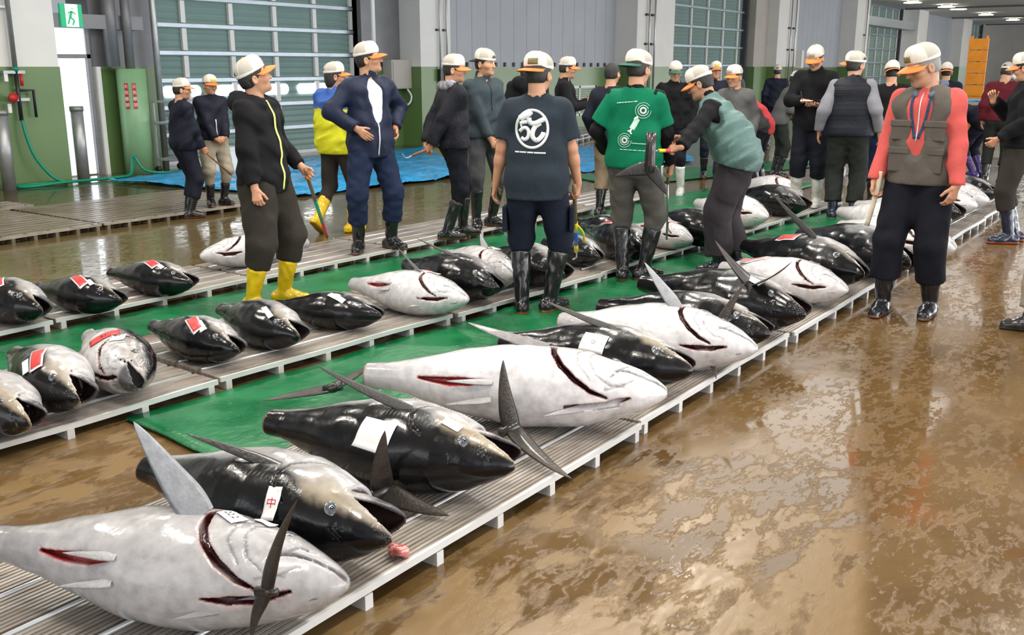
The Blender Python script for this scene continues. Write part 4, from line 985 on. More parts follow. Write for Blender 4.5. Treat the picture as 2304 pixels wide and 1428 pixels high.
# cut tails
tail_fin('cut tail fin stuck upright between the second and third nearest tuna', at(862, 1102, .14), [at(866, 968, .42), at(1012, 1160, .10)], (-.6, .3, -.25), .06, .10, N=(-.6, -.55, .5))
tail_fin('cut tail fin beside the snout of the big black tuna', at(1152, 962, .17), [at(1132, 808, .46), at(1288, 1078, .09)], (-.5, .5, -.3), .06, .095, N=(-.6, -.55, .5))
tail_fin('cut tail fin with both lobes standing before the pale tuna\'s gills', at(1600, 772, .20), [at(1676, 636, .52), at(1612, 852, .09)], (-.75, .45, .12), .22, .085, N=(-.7, -.6, .2))
tail_fin('thin cut tail fin standing on edge in front of the nearest tuna', at(600, 1330, .30), [at(668, 1125, .58), at(565, 1440, .10)], (-.3, .9, -.1), .03, .048, N=(.9, .15, .3), stub_r=.012)
tail_fin('cut tail fin with a crescent opening upward beside the bending man\'s feet', at(1692, 640, .36), [at(1608, 540, .68), at(1782, 588, .58)], (.05, -.25, -1), .30, .12, N=(-.6, -.6, .5))
tail_fin('cut tail fin lying on the green sheet behind the big black tuna', at(742, 874, .12), [at(588, 902, .06), at(830, 822, .10)], (.15, -.3, .1), .06, .08, N=(-0.3, -.3, 1))
# papers and cards on the fish
TG = 'tags on the front row'
fish_tag('F1', .315, .012, .085, .055, -30, 'white slip with a printed number on the nearest tuna\'s gill cover', 'paper', TG, '22.2', tsize=.03, lean=.2)
fish_tag('F1', .235, .028, .06, .035, -18, 'small blank white slip near the eye of the nearest tuna', 'paper', TG, lean=.3)
fish_tag('F2', .325, .06, .045, .11, 15, 'narrow white slip with a red stamp on the second nearest tuna', 'paper', TG, '中', ink='ink_red', tsize=.035, lean=.45)
fish_tag('F3', .46, .060, .14, .12, -8, 'large square white paper on the big black tuna\'s shoulder', 'paper', TG, lean=.6)
fish_tag('F3', .215, .00, .075, .045, -10, 'small white slip on the tan head of the big black tuna', 'paper', TG, lean=.1)
fish_tag('F4', .295, .085, .09, .05, -28, 'white slip above the gill of the large white-flanked tuna', 'paper', TG, lean=.3)
fish_tag('F5', .44, .03, .13, .10, -5, 'large white paper with a faint round stamp on the black tuna\'s back', 'paper', TG, '◎', ink='ink_grey', tsize=.03, lean=.7)
fish_tag('F6', .29, .075, .075, .05, -25, 'white slip on the gill cover of the pale tuna with the raised fin', 'paper', TG, lean=.3)
fish_tag('F7', .40, .06, .05, .08, 25, 'narrow white slip with a red mark standing on a black tuna', 'paper', TG, '中', ink='ink_red', tsize=.025, lean=.7)
fish_tag('F8', .27, .0, .10, .05, -10, 'white slip behind the head of the black tuna with the open mouth', 'paper', TG, lean=.2)
fish_tag('F9', .72, .0, .17, .09, 12, 'pink card in a clear sleeve on the silver tuna by the vest man', 'pink_card', TG, film=True, lean=.1)
fish_tag('F9', .30, .07, .06, .05, 20, 'white slip on the gill cover of the silver tuna by the vest man', 'paper', TG, lean=.2)
fish_tag('F10', .55, .02, .15, .07, 8, 'red card in a clear sleeve on the black tuna by the vest man\'s legs', 'red_card', TG, film=True, lean=.2)
fish_tag('F12', .52, .02, .15, .06, -25, 'red card on the white-flanked tuna behind the vest man', 'red_card', TG, film=True, lean=.2)
TG = 'tags on the rear rows'
for key, s, v, wd, ht, an, lab, m, kw in (
    ('G0', .42, .03, .14, .05, -35, 'red card on the tuna at the left edge of the second row', 'red_card', dict(film=True, lean=.5)),
    ('G0', .33, .0, .07, .04, -35, 'white slip on the tuna at the left edge of the second row', 'paper', dict(lean=.3)),
    ('G1', .36, .0, .14, .05, -30, 'red card on the black tuna second from the left', 'red_card', dict(film=True, lean=.3)),
    ('G1', .37, .05, .09, .035, -30, 'white slip beside the red card on the black tuna second from the left', 'paper', dict(lean=.45)),
    ('G2', .42, .0, .15, .06, 75, 'red card numbered on the plump silver tuna', 'red_card', dict(writing='51', lean=-.1)),
    ('G2', .33, .03, .07, .06, 60, 'white slip on the gill cover of the plump silver tuna', 'paper', dict(lean=0)),
    ('G3', .38, .0, .13, .05, -25, 'red card on the black tuna right of the plump silver one', 'red_card', dict(film=True, lean=.3)),
    ('G3', .31, .0, .10, .035, -25, 'white slip on the black tuna right of the plump silver one', 'paper', dict(lean=.3)),
    ('G4', .27, .0, .12, .03, -18, 'white slip on the tuna with the red mouth', 'paper', dict(lean=.3)),
    ('G5', .37, .0, .13, .035, -22, 'white slip on the glossy black tuna by the yellow boots', 'paper', dict(lean=.3)),
    ('G6', .40, .085, .11, .085, -18, 'red card with a number on the silver tuna with the slit belly', 'red_card', dict(film=True, writing='51', lean=.2)),
    ('G6', .325, .07, .065, .055, -20, 'white slip next to the numbered red card', 'paper', dict(lean=.2)),
    ('G8', .36, .06, .06, .055, 10, 'white slip on the silver tuna left of the dark tee shirt man\'s boots', 'paper', dict(lean=.2)),
    ('G10', .50, .02, .13, .05, -20, 'red card on the tuna just right of the hook pole', 'red_card', dict(film=True, lean=.3)),
    ('G11', .55, .0, .15, .06, 8, 'red card on the tuna left of the green man\'s boots', 'red_card', dict(film=True, lean=.2, writing='51')),
    ('G12', .42, .03, .10, .10, 0, 'pink card on the silver tuna under the rod', 'pink_card', dict(film=True, lean=.1)),
    ('G16', .48, .03, .14, .08, 0, 'pink card on the silver tuna left of the white boots', 'pink_card', dict(film=True, lean=.1)),
    ('H0', .42, .0, .12, .05, -30, 'red card on the tuna at the left edge of the third row', 'red_card', dict(film=True, lean=.3)),
    ('H1', .40, .0, .15, .05, -25, 'red card on the second tuna of the third row', 'red_card', dict(film=True, lean=.3)),
    ('H1', .28, .0, .07, .03, -25, 'white slip on the second tuna of the third row', 'paper', dict(lean=.3)),
    ('H2', .42, .0, .12, .05, -22, 'red card on the third tuna of the third row', 'red_card', dict(film=True, lean=.2)),
    ('H2', .32, .0, .09, .03, -20, 'white slip on the third tuna of the third row', 'paper', dict(lean=.3)),
    ('H3', .24, .05, .04, .06, 10, 'white slip on the head of the tuna pointing left', 'paper', dict(lean=.2)),
    ('FF1', .5, .0, .1, .08, 10, 'small red card on a silver tuna right of the vest man', 'red_card', dict(lean=.1))):
    fish_tag(key, s, v, wd, ht, an, lab, m, TG, **kw)
# torn flesh at the second nearest tuna's mouth
def flesh(loc, r, n, lab, seed):
    b = Blob(); q = random.Random(seed)
    for i in range(n): b.ell((q.uniform(-r, r), q.uniform(-r, r), q.uniform(0.2, 1.0) * r * .7), (r * q.uniform(.3, .6),) * 3, .012)
    V, Q = b.mesh(.004); V[:, 2] -= V[:, 2].min(); o = mk('flesh_scrap', V, Q, 'raw_flesh'); o.location = loc; return tag(o, lab, 'flesh', 'scraps of flesh')
flesh(at(892, 1252, PD + .003), .03, 7, 'pink torn flesh hanging at the mouth of the second nearest tuna', 3)
flesh(at(893, 1168, PD + .01), .014, 4, 'small pink scrap of flesh above the second nearest tuna\'s jaw', 5)
# ================================================================== THE PEOPLE
def cloth(name, col, rough=0.8, bump=0.2, bs=120, var=0.10, sheen=0.0, coat=0.0, vs=9):
    if name not in MATS: mat(name, col, rough, var=var, vscale=vs, bump=bump, bscale=bs, sheen=sheen, coat=coat, spec=0.22, fold=0.30)
    return name
mat('skin', (1, 1, 1), 0.5, attr=True, var=0.05, vscale=30, spec=0.4)
mat('hair_black', (0.012, 0.011, 0.010), 0.45, bump=0.6, bscale=160, stretch=(1, 1, 0.25)); mat('hair_grey', (0.30, 0.29, 0.28), 0.5, bump=0.6, bscale=160)
mat('cap_cloth', (1, 1, 1), 0.8, attr=True, bump=0.35, bscale=420); mat('brim_orange', (0.78, 0.20, 0.035), 0.6, var=0.08); mat('brim_green', (0.01, 0.11, 0.07), 0.6)
mat('badge_yellow', (0.60, 0.52, 0.06), 0.5); mat('badge_dark', (0.16, 0.13, 0.05), 0.5, var=.3, vscale=60); mat('badge_grey', (0.33, 0.37, 0.33), 0.5)
mat('rubber', (1, 1, 1), 0.22, attr=True, coat=0.25, var=0.15, vscale=12, spec=0.5)
mat('zip_lime', (0.72, 0.83, 0.22), 0.5); mat('zip_silver', (0.7, 0.71, 0.74), 0.35, metal=0.4); mat('print_white', (0.72, 0.74, 0.75), 0.6); mat('print_pale', (0.50, 0.74, 0.62), 0.6)
mat('seam_dark', (0.008, 0.008, 0.009), 0.8); mat('glasses', (0.5, 0.5, 0.5), 0.25, metal=0.8); mat('wood_handle', (0.24, 0.13, 0.06), 0.5, var=0.2, vscale=20); mat('steel_hook', (0.45, 0.46, 0.48), 0.25, metal=0.9)
mat('tape_red', (0.70, 0.05, 0.10), 0.4); mat('tape_green', (0.02, 0.36, 0.25), 0.4); mat('tape_blue', (0.02, 0.12, 0.50), 0.4); mat('tape_yellow', (0.80, 0.62, 0.03), 0.4)
mat('phone_black', (0.015, 0.015, 0.018), 0.15); mat('mask_white', (0.85, 0.87, 0.88), 0.7)
SKIN = np.array([0.52, 0.285, 0.18])
V3 = lambda *a: np.array(a, float)
def unit(v): return v / max(1e-9, np.linalg.norm(v))
def ik(a, c, l1, l2, hint):
    """middle joint of a two-bone limb from a to c, bent towards hint"""
    d = c - a; D = np.linalg.norm(d); mx = (l1 + l2) * .998
    if D > mx: c = a + d * (mx / D); d = c - a; D = mx
    x = (l1 * l1 - l2 * l2 + D * D) / (2 * D); hgt = math.sqrt(max(0, l1 * l1 - x * x)); u = d / D; hn = hint - u * (hint @ u)
    return a + u * x + unit(hn) * hgt, c
def rot_about(axis, deg):
    return np.array(Matrix.Rotation(math.radians(deg), 3, Vector(axis)))

def hand_prims(B, wr, d, nrm, side, curl, k=1.0, spread=1.0, thumb=1.0, grip=False):
    d = unit(d); nrm = unit(nrm - d * (nrm @ d)); t = np.cross(d, nrm) * side
    for o in (.026, .010, -.007, -.023): B.cone(wr + d * .004, wr + d * (.085 - abs(o - .004) * .25) * k + t * o * k, .0195 * k, .0125 * k, .012, nrm, .85)
    ln = (.072, .080, .074, .058); off = (.029, .0100, -.009, -.026)
    for i in range(4):
        p = wr + d * (.086 - (.004 if i in (0,) else .0 if i == 1 else .003 if i == 2 else .010)) * k + t * off[i] * k; a = 0.0
        for j, (fr, cc) in enumerate(((.44, .75), (.31, 1.0), (.25, .8))):
            a += curl * cc * (1 + .10 * (i - 1.5) * .6); dd = d * math.cos(a) + nrm * math.sin(a) + t * off[i] * .9 * spread * (1 if j == 0 else .3)
            q = p + unit(dd) * ln[i] * fr * k; B.cone(p, q, (.0092 - .0010 * j) * k, (.0085 - .0010 * j) * k, .004); p = q
    p = wr + d * .028 * k + t * .024 * k; B.cone(wr + d * .01, p, .016 * k, .0145 * k, .012)
    q = p + unit(d * .75 + t * .62 * thumb + nrm * .45) * .040 * k; B.cone(p, q, .0130 * k, .0105 * k, .008)
    e = q + unit(d * .85 + t * (.15 if grip else .4) + nrm * (.75 if grip else .35)) * .034 * k; B.cone(q, e, .0102 * k, .0085 * k, .004)

def person(key, label, px, py, z=0.0, s=1.0, face=0.0, lean=0.0, twist=0.0, feet=None, arms=None, head=(0, 0, 0), top=None, vest=None, pants=None, boots=None, cap=None, hair='short', age=0, fat=1.0, lod=1.0, crouch=0.0, group=None, skin=1.0, pose_hips=(0, 0), xy=None, glasses=False, female=False, headskip=False):
    """face: 0 looks away from the camera, 90 to the right, 180 towards it, -90 to the left"""
    P0 = np.array(xy + (z,)) if xy else at(px, py, z); dirv = unit(np.array([P0[0], P0[1], 0])); rgt = np.array([dirv[1], -dirv[0], 0])
    f = dirv * math.cos(math.radians(face)) + rgt * math.sin(math.radians(face)); yaw = math.atan2(f[1], f[0]) - PI / 2
    root = empty('person', P0, yaw, label, 'person', group); hn = .012 * lod; hh = .0052 * lod; hd_ = .0042 * lod
    S = s; c2w = None
    # ---- skeleton (x right, y forward, z up)
    hip = V3(pose_hips[0], pose_hips[1], .930 - crouch) * S
    fl, fr = feet or ((-.11, 0, 8), (.11, 0, -8))
    J = {}
    for sd, ft, n in ((-1, fl, 'l'), (1, fr, 'r')):
        lift = ft[3] if len(ft) > 3 else 0.0; pitch = ft[4] if len(ft) > 4 else 0.0
        ank = V3(ft[0], ft[1], .095 + lift) * S; hj = hip + V3(sd * .088, 0, -.02) * S
        ya = math.radians(ft[2]); fd = V3(-math.sin(ya), math.cos(ya), 0)
        kn, ank2 = ik(hj, ank, .425 * S, .415 * S, fd + V3(sd * .12, 0, 0)); J['hip' + n], J['knee' + n], J['ank' + n] = hj, kn, ank
        J['fdir' + n] = unit(fd * math.cos(math.radians(pitch)) - V3(0, 0, 1) * math.sin(math.radians(pitch)))
    Rl = rot_about((1, 0, 0), -lean); Rt = rot_about((0, 0, 1), twist); RT = Rl @ Rt
    def tor(x, y, zq, amt=1.0):  # torso frame above hips, in metres
        if amt < 1: R_ = rot_about((1, 0, 0), -lean * amt) @ rot_about((0, 0, 1), twist * amt)
        else: R_ = RT
        return hip + R_ @ (V3(x, y, zq) * S)
    wst = tor(0, .0, .19, .7); chest = tor(0, 0, .37); shl, shr = tor(-.165, -.005, .475), tor(.165, -.005, .475); neck0 = tor(0, -.012, .53); side_ax = RT @ V3(1, 0, 0); fwd_ax = RT @ V3(0, 1, 0); up_ax = RT @ V3(0, 0, 1)
    hy, hp, hr = head; Rh = rot_about((0, 0, 1), -hy) @ rot_about((1, 0, 0), -hp) @ rot_about((0, 1, 0), hr)
    neck1 = neck0 + (up_ax * .5 + V3(0, 0, .5)) * .055 * S + V3(0, .01, 0) * S
    Hc = neck1 + Rh @ (V3(0, .022, .098) * S)
    hx, hyv, hz = Rh @ V3(1, 0, 0), Rh @ V3(0, 1, 0), Rh @ V3(0, 0, 1)
    H = lambda x, y, zq: Hc + (hx * x + hyv * y + hz * zq) * S
    RH = np.array([hx, hyv, hz])
    arms = arms or {}
    AR = {}
    for sd, n, sh in ((-1, 'l', shl), (1, 'r', shr)):
        a = arms.get(n, {}); w_ = V3(*a['w']) * S if 'w' in a else sh + V3(sd * .075, .02, -.50) * S
        if 'world' in a:
            q = np.array(a['world']) - P0; cy, sy = math.cos(-yaw), math.sin(-yaw); w_ = V3(q[0] * cy - q[1] * sy, q[0] * sy + q[1] * cy, q[2])
        hint = V3(*a.get('e', (sd * .35, -1, -.3))); el, w_ = ik(sh, w_, .285 * S, .250 * S, hint)
        d = V3(*a['d']) if 'd' in a else unit(w_ - el); nn = V3(*a.get('n', (-sd, .1, 0)))
        AR[n] = (sh, el, w_, unit(d), nn, a.get('curl', .35), a.get('grip', False), a.get('fine', 1.0))
    # ---- body: one skin of trunk, limbs, neck and head
    fatx = fat
    def trunk(B, g, k=.05, low=True):
        if low: B.ell(hip + V3(0, -.005, .0) * S, V3(.158 * fatx ** .5 + g, .108 * fatx + g, .12) * S, k)
        B.cone(hip + V3(0, 0, .03) * S, wst, (.105 * fatx + g) * S, (.105 * fatx + g) * S, k, side_ax, 1.42)
        B.cone(wst, chest + up_ax * .02 * S, (.105 * fatx + g * .9) * S, (.108 + g * .8) * S, k, side_ax, 1.42)
        B.cone(tor(-.105, 0, .42), tor(.105, 0, .42), (.076 + g * .8) * S, (.076 + g * .8) * S, k)
        for q in (-1, 1): B.cone(tor(q * .165, -.006, .466), tor(q * .02, -.012, .505), (.044 + g * .6) * S, (.046 + g * .5) * S, .04)
        B.cone(tor(0, -.01, .45), neck0, (.070 + g * .6) * S, (.052 + g * .5) * S, .04)
    B = Blob(); trunk(B, -.006)
    for n in 'lr':
        sh, el, w_ = AR[n][:3]; B.cone(sh, el, .044 * S, .036 * S, .02); B.cone(J['hip' + n], J['knee' + n], .075 * S, .05 * S, .03); B.cone(J['knee' + n], J['ank' + n], .048 * S, .035 * S, .02)
    B.cone(neck0, neck1 + hz * .03 * S, .058 * S, .055 * S, .03)
    parts = [B.mesh(.018)]; colr = [np.tile(SKIN * skin, (len(parts[0][0]), 1))]
    if not headskip:
        B = Blob(); B.cone(neck0 - up_ax * .03 * S, neck1 + (hz * .04 - hyv * .012) * S, .060 * S, .052 * S, .03)
        B.ell(H(0, -.010, .028), V3(.076, .096, .090) * S, .02, RH); B.ell(H(0, .018, -.030), V3(.062, .074, .078) * S, .03, RH)
        B.ell(H(0, .030, -.078), V3(.044, .056, .034) * S, .03, RH); B.ell(H(0, .076, -.092), V3(.020, .016, .016) * S, .025, RH)
        for q in (-1, 1):
            B.ell(H(q * .045, .055, -.022), V3(.026, .026, .024) * S, .025, RH); B.ell(H(q * .078, -.012, -.012), V3(.011, .020, .033) * S, .006, RH); B.ell(H(q * .086, -.010, -.008), V3(.006, .010, .018) * S, .004, RH, op=-1)
            B.cone(H(q * .012, .083, .022), H(q * .050, .066, .024), .011 * S, .009 * S, .015); B.ell(H(q * .031, .098, .004), V3(.019, .014, .012) * S, .010, RH, op=-1)
            B.ell(H(q * .031, .0725, .004), V3(.0125, .0125, .0095) * S, .004, RH)
        B.cone(H(0, .086, .014), H(0, .108, -.026), .0095 * S, .0125 * S, .012); B.ell(H(-.011, .095, -.029), V3(.009, .010, .008) * S, .006, RH); B.ell(H(.011, .095, -.029), V3(.009, .010, .008) * S, .006, RH)
        B.ell(H(0, .083, -.054), V3(.025, .012, .0065) * S, .006, RH); B.ell(H(0, .081, -.065), V3(.021, .012, .0075) * S, .007, RH); B.ell(H(0, .099, -.059), V3(.022, .008, .0016) * S, .003, RH, op=-1)
        Vh, Qh = B.mesh(hd_); loc = ((Vh - Hc) @ RH.T) / S
        c = np.tile(SKIN * skin, (len(Vh), 1)); x, y, zq = loc.T; ax_ = np.abs(x); fr_ = y > .05
        c = mixc(c, SKIN * skin * [1.06, .80, .72], np.exp(-(((ax_ - .048) / .025) ** 2 + ((zq + .025) / .025) ** 2)) * .5)
        c = mixc(c, [0.36, .13, .11], fr_ * sstep(.027, .018, ax_) * sstep(.0125, .008, np.abs(zq + .060)) * .8)
        c = mixc(c, [0.03, .024, .02], fr_ * sstep(.022, .017, np.abs(ax_ - .033)) * sstep(.0065, .0035, np.abs(zq - .029 + 3.5 * (ax_ - .033) ** 2 * 10)) * (.6 if age else .9))
        ey = fr_ * sstep(.0150, .0125, np.abs(ax_ - .031)) * sstep(.0068, .0048, np.abs(zq - .004)); c = mixc(c, [0.66, .62, .58], ey); c = mixc(c, [0.015, .010, .008], ey * sstep(.0068, .0050, np.abs(ax_ - .031)))
        lid = fr_ * sstep(.019, .015, np.abs(ax_ - .031)) * sstep(.0045, .002, np.abs(zq - .0105)); c = mixc(c, [0.06, .035, .025], lid * .7)
        c = mixc(c, [.20, .15, .12], fr_ * sstep(.05, .03, np.hypot(ax_, zq + .085)) * (.22 if not female else 0))
        if age: c = mixc(c, SKIN * .62, np.clip(vnoise(loc, 120, 3, 2), 0, 1) * .25)
        parts.append((Vh, Qh)); colr.append(c)
    for n, sd in (('l', -1), ('r', 1)):
        sh, el, w_, d, nn, curl, grip, fine = AR[n]; B = Blob()
        up0 = el + (sh - el) * (.75 if (top or {}).get('sleeve') == 'short' else .06)
        B.cone(up0, el, .046 * S, .040 * S, .02); B.cone(el, el + (w_ - el) * .35, .042 * S, .041 * S, .02); B.cone(el + (w_ - el) * .3, w_, .040 * S, .0265 * S, .02)
        hand_prims(B, w_, d, nn, sd, curl, S, grip=grip); q = B.mesh(hh * fine); parts.append(q); colr.append(np.tile(SKIN * skin * [1.02, .93, .9], (len(q[0]), 1)))
    n0 = 0; VV = []; QQ = []
    for v, q in parts: VV.append(v); QQ.append(q + n0); n0 += len(v)
    body = mk('body', np.concatenate(VV), np.concatenate(QQ), 'skin', root, col=np.concatenate(colr))
    out = dict(root=root, H=H, RH=RH, Hc=Hc, AR=AR, J=J, S=S, yaw=yaw, P0=P0, tor=tor, RT=RT, hip=hip)
    M_ = Matrix.Translation(Vector(P0)) @ Matrix.Rotation(yaw, 4, 'Z'); out['M'] = M_
    # ---- hair
    if hair and not headskip:
        B = Blob(); low = {'short': -.055, 'long': -.12, 'grey': -.05}.get(hair, -.055)
        B.ell(H(0, -.014, .026), V3(.0815, .0985, .095) * S, .01, RH)
        if hair == 'long': B.ell(H(0, -.045, -.05), V3(.080, .062, .085) * S, .04, RH)
        else: B.ell(H(0, -.052, -.025), V3(.062, .048, .05) * S, .03, RH)
        B.cut(H(0, 0, low), -hz); B.cut(H(0, .052 if hair != 'long' else .035, .0), hyv * .8 - hz * .62)
        if hair != 'long': B.cut(H(0, -.002, -.03), hyv * .75 - hz * .66)
        v, q = B.mesh(.006 * lod); mk('hair', v, q, 'hair_grey' if hair == 'grey' else 'hair_black', root)
    # ---- cap: cream front, mesh back, stiff brim, badge
    if cap is not None and not headskip:
        cy = cap.get('yaw', 0); tl = cap.get('tilt', 0); Rc = np.array(Matrix(RH.T.tolist()) @ Matrix.Rotation(math.radians(-cy), 3, 'Z') @ Matrix.Rotation(math.radians(-tl), 3, 'X'))
        cx_, cyv, cz = Rc.T; o = H(0, -.008, .044); G = lambda x, y, zq: o + (cx_ * x + cyv * y + cz * zq) * S; RC = Rc.T
        B = Blob(); B.ell(G(0, -.006, .012), V3(.0885 if abs(math.sin(math.radians(cy))) < .5 else .106, .108, .092) * S, .01, RC); B.ell(G(0, .050, .050), V3(.058, .042, .050) * S, .035, RC); B.cone(G(0, -.012, .104), G(0, -.012, .108), .007 * S, .006 * S, .004); B.cut(G(0, 0, -.004), -cz + cyv * .10)
        v, q = B.mesh(.006 * lod); l = ((v - o) @ RC.T) / S
        c = np.tile(np.array([.72, .675, .60]), (len(v), 1)); bk = sstep(.016, .004, l[:, 1]) * (l[:, 2] > .012); c = mixc(c, [.43, .40, .355], bk * .85)
        an = np.arctan2(l[:, 0], l[:, 1]); sm = np.minimum.reduce([np.abs(an - w_) for w_ in (-2.6, -1.45, -.6, .0, .6, 1.45, 2.6)]); c = mixc(c, [.82, .80, .75], sstep(.05, .02, sm) * .6)
        c = mixc(c, [.86, .84, .79], (l[:, 2] < .011) * 1.0); c = mixc(c, np.array([.75, .25, .07]), (np.hypot(l[:, 0], l[:, 1] + .012) < .012) * (l[:, 2] > .09))
        if cap.get('rear_hole', True): c = mixc(c, [.06, .05, .045], (l[:, 1] < -.09) * sstep(.034, .026, np.hypot(l[:, 0], (l[:, 2] - .012) * 1.1)) * (l[:, 2] > .012))
        co = mk('cap', v, q, 'cap_cloth', root, col=c)
        nb, mr = 22, 7; Vb = []; Qb = []
        for i in range(nb + 1):
            th_ = math.radians(-80 + 160 * i / nb); cs, sn = math.cos(th_), math.sin(th_)
            for j in range(mr + 1):
                r0 = V3(.0855 * sn, .100 * cs - .002, 0); ext = .078 * max(0, cs) ** .55; p = r0 + V3(.16 * sn * ext, ext, 0) * (j / mr); p[2] = -.006 + (-.22 if cap.get('flat') else -.9) * p[0] ** 2 * 3.2 - .05 * (j / mr) ** 2 * .35
                Vb.append(G(*p))
        for i in range(nb):
            for j in range(mr): a = i * (mr + 1) + j; Qb.append((a, a + 1, a + mr + 2, a + mr + 1))
        br = mk('brim', np.array(Vb), np.array(Qb), cap.get('brim', 'brim_orange'), co); sl = br.modifiers.new('thickness', 'SOLIDIFY'); sl.thickness = .004; sl.offset = 0
        if cap.get('badge'):
            Vb = []; Qb = []
            for i in range(7):
                for j in range(4):
                    a = math.radians(cap.get('badge_at', 0) - 22 + 44 * i / 6); zz_ = .018 + .040 * j / 3
                    rr = .122 - .010 * j / 3 - .002; Vb.append(G(rr * .80 * math.sin(a), rr * math.cos(a) - (.0 if j < 3 else .006), zz_))
            bb = BVHTree.FromPolygons([Vector(p) for p in v.tolist()], q.tolist()); c0 = Vector(G(0, 0, .03))
            for i, p in enumerate(Vb):
                dv = (Vector(p) - c0); dv.normalize(); hit = bb.ray_cast(c0 + dv * .4, -dv)
                if hit[0]: Vb[i] = np.array(hit[0] + dv * .003)
            for i in range(6):
                for j in range(3): a = i * 4 + j; Qb.append((a, a + 1, a + 5, a + 4))
            bo = mk('badge', np.array(Vb), np.array(Qb), cap['badge'], co); sl = bo.modifiers.new('thickness', 'SOLIDIFY'); sl.thickness = .002
    # ---- trousers
    pants = pants or {}
    bt = (boots or {}).get('top', .36) * S; B = Blob(); g = pants.get('loose', .016)
    B.ell(hip + V3(0, -.008, -.01) * S, V3(.158 * fatx ** .5 + .012, .112 * fatx + .012, .125) * S, .05); B.cone(hip, wst, (.108 * fatx + .008) * S, (.104 * fatx + .006) * S, .05, side_ax, 1.40)
    for n in 'lr':
        hj, kn, an = J['hip' + n], J['knee' + n], J['ank' + n]
        B.cone(hj, kn, (.083 + g) * S * fatx ** .3, (.058 + g) * S, .04); tuck = pants.get('tuck'); to_ = max(.06, (kn[2] - (bt - .03 * S)) / (kn[2] - an[2])) if tuck else pants.get('to', .42); low = kn + (an - kn) * to_; r1 = ((boots or {}).get('r', .066) - .007) * S if tuck else (.055 + g * pants.get('flare', .9)) * S
        B.cone(kn, low, (.058 + g) * S, r1, .02, cut=[(low - unit(an - kn) * .004, unit(an - kn))])
    B.cut(hip + V3(0, 0, .19) * S, V3(0, -math.sin(math.radians(lean * .5)), 1)); B.warp = folds(.0065 if pants.get('folds', 1) else .003, sum(map(ord, key)), .12)
    v, q = B.mesh(hn); mp = pants.get('mat'); po = mk('trousers', v, q, mp, root); out['trousers'] = (v, q)
    # ---- boots
    bo = boots or {}; bcol = np.array(bo.get('col', (.012, .012, .014))); sole = np.array(bo.get('sole', (.30, .07, .02)))
    for n in 'lr':
        kn, an, fd = J['knee' + n], J['ank' + n], J['fdir' + n]; u = unit(kn - an); gz = an[2] - .095 * S
        topp = an + u * (bt - .095 * S); fz = unit(np.cross(np.cross(fd, V3(0, 0, 1)), fd)); Bb = Blob(); k = S
        Bb.cone(an - u * .01, topp, .047 * k, bo.get('r', .066) * k, .02, cut=[(topp - u * .012, u)])
        a0 = an - fz * .045 * k
        Bb.cone(a0 - fd * .055 * k - fz * .008 * k, a0 + fd * .06 * k - fz * .004 * k, .046 * k, .045 * k, .03); Bb.cone(a0 + fd * .05 * k - fz * .010 * k, a0 + fd * .150 * k - fz * .018 * k, .046 * k, .036 * k, .03, np.cross(fd, fz), 1.18)
        sp = an - fz * .095 * k; Bb.cone(sp + fz * .012 * k - fd * .06 * k, sp + fz * .012 * k + fd * .155 * k, .043 * k, .040 * k, .006, fz, .35); Bb.cut(sp, -fz); Bb.cut(topp - u * .014, u)
        Bb.warp = folds(.0035, 5 + ord(n), .07); v, q = Bb.mesh(.0085 * lod); hz_ = (v - sp) @ fz / k; c = np.tile(bcol, (len(v), 1)); c = mixc(c, sole, sstep(.022, .018, hz_) * sstep(.004, .008, hz_) * bo.get('soleamt', .8)); c = mixc(c, bcol * .4, sstep(.006, .003, hz_))
        c = mixc(c, bcol * 1.5 + .008, sstep(.013, .009, np.abs((v - topp) @ u + .02)))
        if bo.get('dirty'): c = mixc(c, bcol * [.55, .45, .3], np.clip(vnoise(v, 25, 4, 3), 0, 1) * .6)
        mk('boot', v, q, 'rubber', root, col=c)
    # ---- shirt, jacket
    def garment(nm, t, sleeves):
        B = Blob(); g = t.get('g', .014); trunk(B, g, .05)
        he = t.get('hem', -.06); hemp = hip + V3(0, 0, he) * S
        if he <= -.02: B.cone(hip + V3(0, 0, .02) * S, hip + V3(0, 0, he) * S, (.112 * fatx + g) * S, (.114 * fatx + g) * S, .05, side_ax, 1.42)
        if t.get('blouse'): B.cone(tor(0, .0, .06, .6), tor(0, 0, .24, .8), (.112 * fatx + g + .01) * S, (.108 * fatx + g) * S, .06, side_ax, 1.45)
        for n, sd in (('l', -1), ('r', 1)):
            sh, el, w_ = AR[n][:3]
            if sleeves == 'long':
                cu = w_ - unit(w_ - el) * t.get('cuff', .0) * S; B.cone(sh, el, (.052 + g * .8) * S, (.043 + g * .9) * S, .03); B.cone(el, cu, (.043 + g * .9) * S, (.031 + g * .8) * S, .015, cut=[(cu, unit(w_ - el))])
            elif sleeves == 'short':
                ce = sh + (el - sh) * .78; B.cone(sh, ce, (.050 + g * .7) * S, (.058 + g * .9) * S, .025, cut=[(ce, unit(el - sh))])
            else: B.cone(sh + side_ax * sd * (.055 + g * .3) * S + up_ax * .06 * S, sh + side_ax * sd * (.085 + g * .3) * S - up_ax * .12 * S, .080 * S, .075 * S, .015, op=-1)
        if t.get('hood'): B.cone(tor(-.085, -.095, .525), tor(.085, -.095, .525), .075 * S, .075 * S, .03); B.cone(tor(0, -.12, .47), tor(0, -.13, .40), .07 * S, .03 * S, .03); B.cone(tor(-.10, -.05, .53), tor(-.065, .085, .50), .050 * S, .034 * S, .02); B.cone(tor(.10, -.05, .53), tor(.065, .085, .50), .050 * S, .034 * S, .02)
